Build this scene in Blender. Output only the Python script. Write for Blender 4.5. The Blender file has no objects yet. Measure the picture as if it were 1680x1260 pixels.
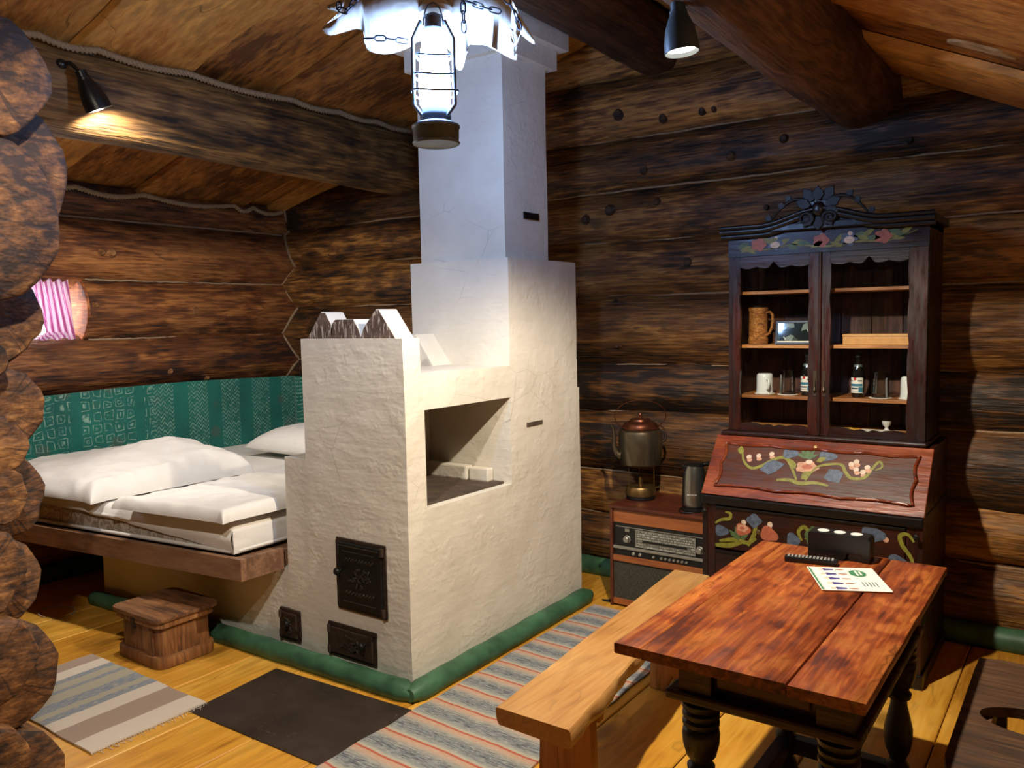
import bpy, bmesh, math, random
from mathutils import Vector, Matrix, noise
PI = math.pi
random.seed(7)
scene = bpy.context.scene
C = scene.collection

# ------------------------------------------------------------------ camera
YAW, PITCH, ROLL, FPX = -0.6213, -0.07815, -0.01904, 1345.6
def _basis():
    f = Vector((math.sin(YAW)*math.cos(PITCH), math.cos(YAW)*math.cos(PITCH), math.sin(PITCH)))
    r = Vector((math.cos(YAW), -math.sin(YAW), 0)); u = r.cross(f)
    r2 = math.cos(ROLL)*r + math.sin(ROLL)*u; u2 = -math.sin(ROLL)*r + math.cos(ROLL)*u
    return r2, u2, f
_r, _u, _f = _basis()
cam_d = bpy.data.cameras.new('camera'); cam = bpy.data.objects.new('camera', cam_d); C.objects.link(cam)
cam.matrix_world = Matrix(((_r.x, _u.x, -_f.x, 0), (_r.y, _u.y, -_f.y, 0), (_r.z, _u.z, -_f.z, 1.6), (0, 0, 0, 1)))
cam_d.sensor_width = 36.0; cam_d.sensor_fit = 'HORIZONTAL'; cam_d.lens = FPX/1680*36.0
cam_d.clip_start = 0.05
scene.camera = cam

# ------------------------------------------------------------------ world, exposure, room lights
scene.view_settings.view_transform = 'Standard'; scene.view_settings.look = 'None'
scene.view_settings.gamma = 1.0; scene.view_settings.use_curve_mapping = False
scene.view_settings.exposure = 0.0
w = bpy.data.worlds.new('world'); scene.world = w; w.use_nodes = True
w.node_tree.nodes['Background'].inputs[0].default_value = (1.0, 0.86, 0.70, 1)
w.node_tree.nodes['Background'].inputs[1].default_value = 0.02
def aim(o, frm, to):
    o.location = frm
    o.rotation_euler = (Vector(to)-Vector(frm)).to_track_quat('-Z', 'Y').to_euler()
def spot(name, frm, to, watts, col, ang, blend=0.5, size=0.03):
    l = bpy.data.lights.new(name, 'SPOT'); l.energy = watts; l.color = col
    l.spot_size = math.radians(ang); l.spot_blend = blend; l.shadow_soft_size = size
    o = bpy.data.objects.new(name, l); C.objects.link(o); aim(o, frm, to); return o
def point(name, loc, watts, col, size=0.05):
    l = bpy.data.lights.new(name, 'POINT'); l.energy = watts; l.color = col; l.shadow_soft_size = size
    o = bpy.data.objects.new(name, l); C.objects.link(o); o.location = loc; return o
WARM = (1.0, 0.87, 0.68); WARMW = (1.0, 0.93, 0.84); COOL = (0.62, 0.76, 1.0)
spot('beam_spot_light_right', (-1.058, 2.408, 2.385), (-1.12, 2.60, 0.0), 225, WARM, 142, 0.4, 0.025)
spot('beam_spot_light_left', (-3.80, 2.07, 2.60), (-4.25, 2.42, 2.05), 115, WARMW, 118, 0.6, 0.025)
spot('beam_spot_light_behind_viewer', (-1.45, 0.70, 2.60), (-3.45, 2.65, 0.25), 135, WARMW, 72, 0.55, 0.03)
spot('beam_spot_light_far_right', (0.15, 1.7, 1.95), (-0.45, 3.5, 2.75), 14, WARM, 100, 0.6, 0.03)
spot('log_end_fill_spot', (-1.3, -0.3, 2.5), (-3.6, 1.25, 2.3), 75, WARM, 60, 0.7, 0.04)  # unseen fill spot, added to warm the log ends on the left
cy = scene.cycles
cy.max_bounces = 4; cy.diffuse_bounces = 2; cy.glossy_bounces = 2; cy.transmission_bounces = 3; cy.transparent_max_bounces = 8
cy.caustics_reflective = False; cy.caustics_refractive = False; cy.sample_clamp_indirect = 5.0
cy.use_adaptive_sampling = True; cy.adaptive_threshold = 0.045; cy.adaptive_min_samples = 14

# ------------------------------------------------------------------ mesh helpers
class MB:
    def __init__(s): s.v = []; s.f = []
    def add(s, vs, fs):
        o = len(s.v); s.v += [tuple(v) for v in vs]; s.f += [tuple(i+o for i in f) for f in fs]; return s
    def box(s, x0, x1, y0, y1, z0, z1):
        vs = [(x, y, z) for z in (z0, z1) for y in (y0, y1) for x in (x0, x1)]
        return s.add(vs, [(0,2,3,1),(4,5,7,6),(0,1,5,4),(2,6,7,3),(0,4,6,2),(1,3,7,5)])
    def obox(s, c, ax, ay, az, hx, hy, hz):
        c = Vector(c); vs = []
        for k in (-1, 1):
            for j in (-1, 1):
                for i in (-1, 1): vs.append(c + ax*hx*i + ay*hy*j + az*hz*k)
        return s.add(vs, [(0,2,3,1),(4,5,7,6),(0,1,5,4),(2,6,7,3),(0,4,6,2),(1,3,7,5)])
    def gbox(s, x0, x1, y0, y1, z0, z1, step=0.07):
        """box with subdivided faces, so that a position based wobble can be applied"""
        def grid(o, a, b, la, lb):
            na = max(1, int(la/step)); nb = max(1, int(lb/step)); vs = []; fs = []
            for j in range(nb+1):
                for i in range(na+1): vs.append(Vector(o)+Vector(a)*(i/na)+Vector(b)*(j/nb))
            for j in range(nb):
                for i in range(na):
                    p = j*(na+1)+i; fs.append((p, p+1, p+na+2, p+na+1))
            s.add(vs, fs)
        X, Y, Z = x1-x0, y1-y0, z1-z0
        grid((x0,y0,z0),(X,0,0),(0,0,Z),X,Z); grid((x1,y1,z0),(-X,0,0),(0,0,Z),X,Z)
        grid((x1,y0,z0),(0,Y,0),(0,0,Z),Y,Z); grid((x0,y1,z0),(0,-Y,0),(0,0,Z),Y,Z)
        grid((x0,y0,z1),(X,0,0),(0,Y,0),X,Y); grid((x0,y1,z0),(X,0,0),(0,-Y,0),X,Y)
        return s
    def prism(s, pts, org, u, v, n, depth):
        """extrude the polygon pts (2d, in u,v) from org along n by depth"""
        org, u, v, n = Vector(org), Vector(u), Vector(v), Vector(n); k = len(pts)
        a = [org+u*p[0]+v*p[1] for p in pts]; b = [q+n*depth for q in a]
        fs = [tuple(range(k-1, -1, -1)), tuple(range(k, 2*k))]
        fs += [(i, (i+1) % k, (i+1) % k+k, i+k) for i in range(k)]
        return s.add(a+b, fs)
    def lathe(s, prof, c=(0,0,0), axis=(0,0,1), seg=24):
        """prof = list of (radius, height)"""
        c = Vector(c); az = Vector(axis).normalized()
        ax = az.orthogonal().normalized(); ay = az.cross(ax); vs = []; fs = []; n = len(prof)
        for r, h in prof:
            for i in range(seg):
                t = 2*PI*i/seg; vs.append(c+az*h+ax*(r*math.cos(t))+ay*(r*math.sin(t)))
        for j in range(n-1):
            for i in range(seg):
                i2 = (i+1) % seg; fs.append((j*seg+i, j*seg+i2, (j+1)*seg+i2, (j+1)*seg+i))
        if prof[0][0] > 1e-6: fs.append(tuple(range(seg-1, -1, -1)))
        if prof[-1][0] > 1e-6: fs.append(tuple((n-1)*seg+i for i in range(seg)))
        return s.add(vs, fs)
    def tube(s, pts, r, seg=8, closed=False, lobes=0, twist=0.0):
        pts = [Vector(p) for p in pts]; n = len(pts); vs = []; fs = []
        rr = r if isinstance(r, (list, tuple)) else [r]*n
        prev = None; acc = 0.0
        for i, p in enumerate(pts):
            if closed: t = (pts[(i+1) % n]-pts[i-1])
            else: t = pts[min(i+1, n-1)]-pts[max(i-1, 0)]
            t = t.normalized() if t.length > 1e-9 else Vector((0,0,1))
            if prev is None: a = t.orthogonal().normalized()
            else:
                a = prev-t*prev.dot(t); a = a.normalized() if a.length > 1e-6 else t.orthogonal().normalized()
            prev = a; b = t.cross(a)
            if i: acc += (pts[i]-pts[i-1]).length
            for k in range(seg):
                q = 2*PI*k/seg; R = rr[i]
                if lobes: R *= 1+0.30*math.cos(lobes*(q-twist*acc))
                vs.append(p+a*(R*math.cos(q))+b*(R*math.sin(q)))
        for i in range(n if closed else n-1):
            i2 = (i+1) % n
            for k in range(seg):
                k2 = (k+1) % seg; fs.append((i*seg+k, i*seg+k2, i2*seg+k2, i2*seg+k))
        if not closed: fs += [tuple(range(seg-1, -1, -1)), tuple((n-1)*seg+k for k in range(seg))]
        return s.add(vs, fs)
    def ball(s, c, r, seg=12, rings=8, sq=(1,1,1)):
        prof = [(max(1e-7, math.sin(PI*i/rings)), -math.cos(PI*i/rings)) for i in range(rings+1)]
        c = Vector(c); vs = []; fs = []
        for a, h in prof:
            for i in range(seg):
                t = 2*PI*i/seg; vs.append(c+Vector((a*math.cos(t)*r*sq[0], a*math.sin(t)*r*sq[1], h*r*sq[2])))
        for j in range(rings):
            for i in range(seg):
                i2 = (i+1) % seg; fs.append((j*seg+i, j*seg+i2, (j+1)*seg+i2, (j+1)*seg+i))
        return s.add(vs, fs)
    def warp(s, fn): s.v = [tuple(fn(Vector(v))) for v in s.v]; return s

def mesh_of(name, mb, smooth=None, bevel=0.0, bseg=2, merge=True):
    me = bpy.data.meshes.new(name); me.from_pydata(mb.v, [], mb.f)
    bm = bmesh.new(); bm.from_mesh(me)
    if merge: bmesh.ops.remove_doubles(bm, verts=bm.verts, dist=1e-5)
    if merge: bmesh.ops.recalc_face_normals(bm, faces=bm.faces)
    if bevel > 0:
        es = [e for e in bm.edges if len(e.link_faces) == 2 and e.calc_face_angle(0) > 0.6]
        bmesh.ops.bevel(bm, geom=es, offset=bevel, segments=bseg, affect='EDGES', profile=0.6, clamp_overlap=True)
    if smooth is not None:
        for f in bm.faces: f.smooth = True
        lim = math.radians(smooth)
        for e in bm.edges:
            if len(e.link_faces) == 2 and e.calc_face_angle(0) > lim: e.smooth = False
    bm.to_mesh(me); bm.free(); return me
def link(o, parent):
    C.objects.link(o)
    if parent is not None:
        o.parent = parent
        o.matrix_parent_inverse = wm(parent).inverted()
    return o
def wm(o):
    m = o.matrix_basis.copy()
    if o.parent is not None: m = wm(o.parent) @ o.matrix_parent_inverse @ m
    return m
def obj(name, mb, mat, parent=None, smooth=None, bevel=0.0, bseg=2, label=None, merge=True):
    o = bpy.data.objects.new(name, mesh_of(name, mb, smooth, bevel, bseg, merge)); o.data.materials.append(mat)
    link(o, parent)
    if label: o['label'] = label
    return o
def tag(o, label, cat, group=None):
    o['label'] = label; o['category'] = cat
    if group: o['group'] = group
    return o
def thing(name, label, cat, loc=(0,0,0), group=None):
    o = bpy.data.objects.new(name, None); C.objects.link(o); o.location = loc; o.empty_display_size = 0.05
    return tag(o, label, cat, group)
def struct(name, loc=(0,0,0)):
    o = bpy.data.objects.new(name, None); C.objects.link(o); o.location = loc; o['kind'] = 'structure'; return o
def text_mb(txt, size, org, u, v, n, depth=0.0006):
    cu = bpy.data.curves.new('t', 'FONT'); cu.body = txt; cu.size = size; cu.align_x = 'CENTER'; cu.extrude = 0
    o = bpy.data.objects.new('t', cu); C.objects.link(o)
    dg = bpy.context.evaluated_depsgraph_get(); me = o.evaluated_get(dg).to_mesh()
    org, u, v, n = Vector(org), Vector(u), Vector(v), Vector(n)
    mb = MB(); mb.add([org+u*p.co.x+v*p.co.y+n*depth for p in me.vertices], [tuple(f.vertices) for f in me.polygons])
    o.evaluated_get(dg).to_mesh_clear(); bpy.data.objects.remove(o); bpy.data.curves.remove(cu)
    return mb

# ------------------------------------------------------------------ materials
def srgb(r, g, b):
    def l(c):
        c /= 255.0
        return c/12.92 if c <= 0.04045 else ((c+0.055)/1.055)**2.4
    return (l(r), l(g), l(b), 1)
class NT:
    def __init__(s, name):
        s.m = bpy.data.materials.new(name); s.m.use_nodes = True; s.t = s.m.node_tree; s.t.nodes.clear()
        s.out = s.n('ShaderNodeOutputMaterial'); s.bsdf = s.n('ShaderNodeBsdfPrincipled')
        s.l(s.bsdf.outputs[0], s.out.inputs[0])
    def n(s, typ, **kw):
        nd = s.t.nodes.new(typ)
        for k, v in kw.items(): setattr(nd, k, v)
        return nd
    def l(s, a, b): s.t.links.new(a, b)
    def val(s, sock, v):
        if hasattr(v, 'links') or isinstance(v, bpy.types.NodeSocket): s.l(v, sock)
        else: sock.default_value = v
    def math(s, op, a, b=0.0, c=0.0, clamp=False):
        nd = s.n('ShaderNodeMath', operation=op, use_clamp=clamp)
        s.val(nd.inputs[0], a); s.val(nd.inputs[1], b)
        if op in ('MULTIPLY_ADD', 'SMOOTH_MIN', 'WRAP', 'COMPARE'): s.val(nd.inputs[2], c)
        return nd.outputs[0]
    def mix(s, fac, a, b, blend='MIX'):
        nd = s.n('ShaderNodeMix', data_type='RGBA', blend_type=blend)
        s.val(nd.inputs[0], fac); s.val(nd.inputs[6], a); s.val(nd.inputs[7], b); return nd.outputs[2]
    def ramp(s, fac, stops, interp='LINEAR'):
        nd = s.n('ShaderNodeValToRGB'); nd.color_ramp.interpolation = interp; e = nd.color_ramp.elements
        while len(e) > 1: e.remove(e[-1])
        e[0].position = stops[0][0]; e[0].color = stops[0][1]
        for p, c in stops[1:]: k = e.new(p); k.color = c
        s.l(fac, nd.inputs[0]); return nd.outputs[0]
    def rng(s, v, a, b, c=0.0, d=1.0):
        nd = s.n('ShaderNodeMapRange'); s.val(nd.inputs[0], v)
        for i, q in enumerate((a, b, c, d)): nd.inputs[i+1].default_value = q
        return nd.outputs[0]
    def coords(s, scale=(1,1,1), rnd=0.0):
        tc = s.n('ShaderNodeTexCoord'); v = tc.outputs['Object']
        if rnd:
            oi = s.n('ShaderNodeObjectInfo')
            cb = s.n('ShaderNodeCombineXYZ')
            for i, k in enumerate((17.3, 41.7, 29.1)): s.l(s.math('MULTIPLY', oi.outputs['Random'], k*rnd), cb.inputs[i])
            ad = s.n('ShaderNodeVectorMath', operation='ADD'); s.l(v, ad.inputs[0]); s.l(cb.outputs[0], ad.inputs[1]); v = ad.outputs[0]
        mp = s.n('ShaderNodeMapping'); mp.inputs['Scale'].default_value = scale; s.l(v, mp.inputs['Vector']); return mp.outputs[0]
    def noise(s, vec, scale, detail=4, rough=0.55, dist=0.0):
        nd = s.n('ShaderNodeTexNoise'); s.l(vec, nd.inputs['Vector']); nd.inputs['Scale'].default_value = scale
        nd.inputs['Detail'].default_value = detail; nd.inputs['Roughness'].default_value = rough
        nd.inputs['Distortion'].default_value = dist; return nd.outputs['Fac']
    def voro(s, vec, scale, feat='F1', rnd=1.0):
        nd = s.n('ShaderNodeTexVoronoi', feature=feat); s.l(vec, nd.inputs['Vector']); nd.inputs['Scale'].default_value = scale
        nd.inputs['Randomness'].default_value = rnd; return nd
    def bump(s, h, strength=0.3, dist=0.02, nrm=None):
        nd = s.n('ShaderNodeBump'); nd.inputs['Strength'].default_value = strength; nd.inputs['Distance'].default_value = dist
        s.l(h, nd.inputs['Height'])
        if nrm is not None: s.l(nrm, nd.inputs['Normal'])
        return nd.outputs[0]
    def fin(s, col=None, rough=None, nrm=None, **kw):
        b = s.bsdf
        if col is not None: s.val(b.inputs['Base Color'], col)
        if rough is not None: s.val(b.inputs['Roughness'], rough)
        if nrm is not None: s.l(nrm, b.inputs['Normal'])
        for k, v in kw.items(): s.val(b.inputs[k.replace('_', ' ')], v)
        return s.m
def plain(name, col, rough=0.5, metal=0.0, nz=0.12, bump=0.0, sc=30, **kw):
    t = NT(name); v = t.coords((1,1,1), 1.0); f = t.noise(v, sc, 3)
    c = t.mix(t.rng(f, 0.3, 0.7), tuple(x*(1-nz) for x in col[:3])+(1,), tuple(min(1, x*(1+nz)) for x in col[:3])+(1,))
    return t.fin(c, rough, t.bump(f, bump, 0.005) if bump else None, Metallic=metal, **kw)
def wood(name, dark, mid, light, axis=0, sc=1.0, rough=0.6, stain=None, stain_amt=0.5, knots=0.8, bump=0.25, spread=0.5, grain=1.0, coat=0.0, cracks=0.6, patch=1.6, flake=0.5):
    """grain runs along the object's axis; every object gets its own offset and tone"""
    t = NT(name); st = [8.0*sc]*3; st[axis] = 0.8*sc
    v1 = t.coords((1,1,1), 1.0)
    def sca(vec, s3):
        m = t.n('ShaderNodeVectorMath', operation='MULTIPLY'); t.l(vec, m.inputs[0]); m.inputs[1].default_value = s3; return m.outputs[0]
    fs = [75.0*sc]*3; fs[axis] = 4.0*sc
    ks = [30.0*sc]*3; ks[axis] = 5.5*sc
    big = t.noise(v1, patch, 2, 0.6)
    cbw = t.n('ShaderNodeCombineXYZ'); bw = t.math('MULTIPLY', big, 0.16)
    for q in range(3):
        if q != axis: t.l(bw, cbw.inputs[q])
    vw = t.n('ShaderNodeVectorMath', operation='ADD'); t.l(v1, vw.inputs[0]); t.l(cbw.outputs[0], vw.inputs[1]); vw = vw.outputs[0]
    a = t.noise(sca(vw, st), 1.0, 3, 0.6); fib = t.noise(sca(v1, fs), 1.0, 2, 0.6); fl = t.noise(sca(v1, ks), 1.0, 2, 0.65)
    k = t.math('ADD', t.math('MULTIPLY', a, 0.55*grain), t.math('MULTIPLY', fib, 0.45*grain))
    k = t.math('ADD', k, t.math('MULTIPLY_ADD', big, 0.7, -0.35+0.5*(1-grain)))
    oi = t.n('ShaderNodeObjectInfo')
    k = t.math('ADD', k, t.math('MULTIPLY_ADD', oi.outputs['Random'], spread*0.30, -spread*0.15))
    if flake: k = t.math('ADD', k, t.math('MULTIPLY_ADD', t.rng(fl, 0.36, 0.64), flake*0.30, -flake*0.15))
    col = t.ramp(k, [(0.27, dark), (0.48, mid), (0.70, light)])
    if stain is not None: col = t.mix(t.math('MULTIPLY', t.math('MULTIPLY', t.rng(fl, 0.42, 0.62), t.rng(big, 0.42, 0.6)), stain_amt), col, stain)
    h = t.math('ADD', t.math('MULTIPLY', fl, 0.6), t.math('MULTIPLY', fib, 0.35))
    if cracks:
        cs = [11.0*sc]*3; cs[axis] = 0.45*sc
        cr = t.noise(sca(vw, cs), 1.0, 1, 0.5)
        line = t.rng(t.math('ABSOLUTE', t.math('SUBTRACT', cr, 0.5)), 0.0, 0.011, 1.0, 0.0)
        line = t.math('MULTIPLY', t.math('MULTIPLY', line, t.rng(a, 0.45, 0.6)), cracks)
        col = t.mix(line, col, tuple(x*0.25 for x in dark[:3])+(1,))
    if knots:
        kn = [5.2*sc]*3; kn[axis] = 2.4*sc
        vo = t.voro(sca(v1, kn), 1.0); d = t.math('ADD', vo.outputs['Distance'], t.math('MULTIPLY_ADD', fl, 0.08, -0.04))
        kk = t.rng(d, 0.10, 0.22, 1.0, 0.0); kr = t.math('MULTIPLY', t.rng(t.math('ABSOLUTE', t.math('SUBTRACT', d, 0.27)), 0.0, 0.05, 1.0, 0.0), 0.35); kk = t.math('ADD', kk, kr, clamp=True)
        sp = t.n('ShaderNodeSeparateColor'); t.l(vo.outputs['Color'], sp.inputs[0]); sel = t.math('GREATER_THAN', sp.outputs[0], 0.62)
        kk = t.math('MULTIPLY', t.math('MULTIPLY', kk, sel), knots)
        col = t.mix(kk, col, tuple(x*0.4 for x in dark[:3])+(1,))
    return t.fin(col, t.rng(fl, 0.3, 0.7, min(1, rough+0.12), max(0.05, rough-0.1)), t.bump(h, bump, 0.025), Coat_Weight=coat, Coat_Roughness=0.25)
def endgrain(name, dark, mid, light):
    """sawn log end: rings around the object's origin, radial checks, saw marks"""
    t = NT(name); v = t.coords((1,1,1)); vr = t.coords((1,1,1), 1.0)
    ln = t.n('ShaderNodeVectorMath', operation='LENGTH'); t.l(v, ln.inputs[0])
    big = t.noise(vr, 5.5, 3, 0.65); r = t.math('ADD', ln.outputs['Value'], t.math('MULTIPLY', big, 0.06))
    ring = t.math('SINE', t.math('MULTIPLY', r, 520.0))
    saw = t.noise(t.coords((9, 24, 55), 1.0), 1.0, 2, 0.65)
    k = t.math('ADD', t.math('MULTIPLY_ADD', big, 1.0, -0.06), t.math('ADD', t.math('MULTIPLY', ring, 0.014), t.math('MULTIPLY_ADD', saw, 0.8, -0.4)))
    k = t.math('SUBTRACT', k, t.math('MULTIPLY', t.rng(ln.outputs['Value'], 0.05, 0.2), 0.10))
    col = t.ramp(k, [(0.25, dark), (0.47, mid), (0.74, light)])
    se = t.n('ShaderNodeSeparateXYZ'); t.l(v, se.inputs[0]); an = t.math('ARCTAN2', se.outputs[2], se.outputs[1])
    oi = t.n('ShaderNodeObjectInfo'); cb = t.n('ShaderNodeCombineXYZ'); t.l(t.math('ADD', t.math('MULTIPLY', an, 1.1), t.math('MULTIPLY', big, 0.5)), cb.inputs[0]); t.l(t.math('MULTIPLY', oi.outputs['Random'], 90.0), cb.inputs[1])
    cr = t.noise(cb.outputs[0], 1.0, 2, 0.5); line = t.rng(t.math('ABSOLUTE', t.math('SUBTRACT', cr, 0.5)), 0.0, 0.014, 1.0, 0.0)
    line = t.math('MULTIPLY', line, t.rng(ln.outputs['Value'], 0.02, 0.07))
    col = t.mix(t.math('MULTIPLY', line, 0.8), col, tuple(x*0.25 for x in dark[:3])+(1,))
    h = t.math('SUBTRACT', t.math('ADD', t.math('MULTIPLY', saw, 0.7), t.math('MULTIPLY', big, 0.5)), 0.0)
    return t.fin(col, 0.75, t.bump(h, 0.35, 0.02))

M = {}
M['log_left'] = wood('log_wall_left', srgb(44,22,9), srgb(112,63,27), srgb(188,122,64), 1, 1.0, 0.62, srgb(40,21,10), 0.65, 0.6, 0.65, 0.6, 1.1, flake=0.75)
M['log_back'] = wood('log_wall_back', srgb(30,17,6), srgb(108,67,27), srgb(190,134,66), 0, 1.0, 0.60, srgb(26,15,6), 0.8, 0.85, 0.7, 1.0, 1.1, flake=0.75)
M['log_side'] = wood('log_wall_near', srgb(46,28,15), srgb(110,72,40), srgb(160,112,66), 0, 1.0, 0.65, srgb(40,26,16), 0.6, 0.5, 0.4, 0.8)
M['beam'] = wood('roof_beam_wood', srgb(34,22,11), srgb(104,72,36), srgb(174,128,70), 1, 0.9, 0.65, srgb(24,17,10), 0.75, 0.5, 0.7, 0.4, 1.1, flake=0.8)
M['beam_dark'] = wood('ridge_beam_wood', srgb(28,17,10), srgb(72,44,24), srgb(120,78,44), 1, 0.9, 0.65, srgb(20,13,9), 0.7, 0.5, 0.5, 0.6)
M['end'] = endgrain('log_end_grain', srgb(40,23,10), srgb(98,61,28), srgb(160,110,58))
M['end_warm'] = endgrain('log_end_orange', srgb(120,62,26), srgb(186,104,50), srgb(220,150,90))
M['ceil'] = wood('ceiling_plank_wood', srgb(96,54,18), srgb(180,114,46), srgb(228,164,80), 0, 0.6, 0.55, srgb(78,44,16), 0.5, 0.8, 0.2, 1.1, 1.0, patch=1.1, flake=0.4)
M['floor'] = wood('floor_plank_wood', srgb(150,92,22), srgb(216,154,52), srgb(240,186,80), 1, 0.7, 0.38, srgb(138,84,22), 0.35, 0.7, 0.06, 0.6, 0.75, cracks=0.35, flake=0.25)
M['floor_gap'] = plain('dark_subfloor', srgb(40,24,12), 0.9)
M['chink'] = plain('grey_chinking', srgb(150,124,96), 0.9, 0, 0.25, 0.6, 60)
M['rope'] = plain('hemp_rope', srgb(150,124,92), 0.9, 0, 0.2, 0.4, 120)
def plaster():
    t = NT('white_limewash_plaster'); v = t.coords((1,1,1))
    a = t.noise(v, 3.0, 4, 0.6); b = t.noise(v, 22.0, 2, 0.6); cr = t.voro(t.coords((1,1,1.6)), 3.1, 'DISTANCE_TO_EDGE').outputs['Distance']
    st = t.noise(t.coords((3,3,14)), 1.0, 3, 0.6)
    dab = t.rng(t.noise(v, 7.0, 3, 0.7), 0.55, 0.7)
    line = t.math('MULTIPLY', t.rng(cr, 0.0, 0.006, 1.0, 0.0), t.rng(t.noise(v, 2.2, 2), 0.56, 0.62))
    col = t.mix(t.rng(a, 0.35, 0.7), srgb(214,206,190), srgb(228,221,206))
    col = t.mix(t.math('MULTIPLY', line, 0.5), col, srgb(120,108,92))
    h = t.math('ADD', t.math('ADD', t.math('MULTIPLY', a, 1.0), t.math('MULTIPLY', b, 0.12)), t.math('ADD', t.math('MULTIPLY', st, 0.35), t.math('MULTIPLY', dab, 0.14)))
    return t.fin(col, 0.75, t.bump(h, 0.35, 0.03))
M['plaster'] = plaster()
M['soot'] = plain('sooty_hearth', srgb(78,64,52), 0.9, 0, 0.35, 0.6, 14)
M['green'] = plain('green_painted_wood', srgb(60,100,72), 0.5, 0, 0.45, 0.6, 8)
M['iron'] = plain('black_cast_iron', srgb(34,34,32), 0.5, 0.6, 0.3, 0.5, 60)
M['iron_rust'] = plain('rusty_cast_iron', srgb(62,46,36), 0.65, 0.4, 0.4, 0.6, 40)
M['sheet_metal'] = None
def sheetm():
    t = NT('worn_dark_sheet_metal'); v = t.coords((1,1,1))
    a = t.noise(v, 4.0, 6, 0.65); s1 = t.rng(t.noise(v, 55.0, 4, 0.7), 0.60, 0.66); s2 = t.rng(t.noise(v, 2.6, 3), 0.48, 0.66)
    col = t.mix(t.rng(a, 0.3, 0.7), srgb(42,33,27), srgb(66,52,43)); col = t.mix(t.math('MULTIPLY', t.math('MULTIPLY', s1, s2), 0.7), col, srgb(150,134,118))
    return t.fin(col, t.rng(a, 0.3, 0.7, 0.5, 0.7), t.bump(a, 0.1, 0.01), Metallic=0.25)
M['sheet_metal'] = sheetm()
def fabric(name, col, rough=0.85, bump=0.25, sc=9.0, nz=0.05):
    t = NT(name); v = t.coords((1,1,1), 1.0); a = t.noise(v, sc, 3, 0.6); wv = t.noise(v, 260.0, 2)
    c = t.mix(t.rng(a, 0.3, 0.7), tuple(x*(1-nz) for x in col[:3])+(1,), col)
    return t.fin(c, rough, t.bump(t.math('ADD', a, t.math('MULTIPLY', wv, 0.08)), bump, 0.02), Sheen_Weight=0.15)
M['linen'] = fabric('white_bed_linen', srgb(236,230,220))
M['linen_cream'] = fabric('cream_mattress_ticking', srgb(206,196,178))  # plain cream cloth, used for the rug fringe
def teal():
    t = NT('teal_patterned_cloth'); v = t.coords((1,1,1))
    se = t.n('ShaderNodeSeparateXYZ'); t.l(v, se.inputs[0]); y, z = se.outputs[1], se.outputs[2]
    # zigzag bands on the far half, looping motifs on the near half
    tri = t.math('PINGPONG', t.math('MULTIPLY', y, 1.0), 0.022)
    zz = t.math('FRACT', t.math('MULTIPLY', t.math('ADD', z, t.math('MULTIPLY', tri, 1.3)), 34.0))
    zl = t.rng(t.math('ABSOLUTE', t.math('SUBTRACT', zz, 0.5)), 0.12, 0.2, 1.0, 0.0)
    bandz = t.math('GREATER_THAN', t.math('FRACT', t.math('MULTIPLY', y, 3.6)), 0.42)
    zl = t.math('MULTIPLY', zl, bandz)
    nd = t.voro(v, 13.0, 'DISTANCE_TO_EDGE', 0.35); e = nd.outputs['Distance']
    lo = t.rng(t.math('SINE', t.math('MULTIPLY', t.math('ADD', e, t.math('MULTIPLY', t.noise(v, 22.0, 2), 0.25)), 26.0)), 0.35, 0.8)
    lo = t.math('MULTIPLY', lo, t.math('GREATER_THAN', t.math('FRACT', t.math('MULTIPLY', y, 2.3)), 0.16))
    sel = t.math('GREATER_THAN', y, 3.18)
    pat = t.math('ADD', t.math('MULTIPLY', zl, sel), t.math('MULTIPLY', lo, t.math('SUBTRACT', 1.0, sel)))
    fade = t.rng(t.noise(v, 30.0, 3), 0.35, 0.6)
    f1 = t.voro(v, 5.2, 'F1', 0.7).outputs['Distance']
    blot = t.math('MULTIPLY', t.rng(f1, 0.2, 0.3, 1.0, 0.0), t.rng(t.noise(v, 4.0, 2), 0.4, 0.5))
    base = t.mix(t.rng(t.noise(v, 3.0, 4), 0.3, 0.7), srgb(12,92,80), srgb(20,116,98))
    col = t.mix(t.math('MULTIPLY', blot, 0.75), base, srgb(74,94,80))
    col = t.mix(t.math('MULTIPLY', t.math('MULTIPLY', pat, fade), 0.8), col, srgb(150,182,162))
    return t.fin(col, 0.8, t.bump(t.noise(v, 14.0, 4), 0.3, 0.02), Sheen_Weight=0.2)
M['teal'] = teal()

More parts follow.
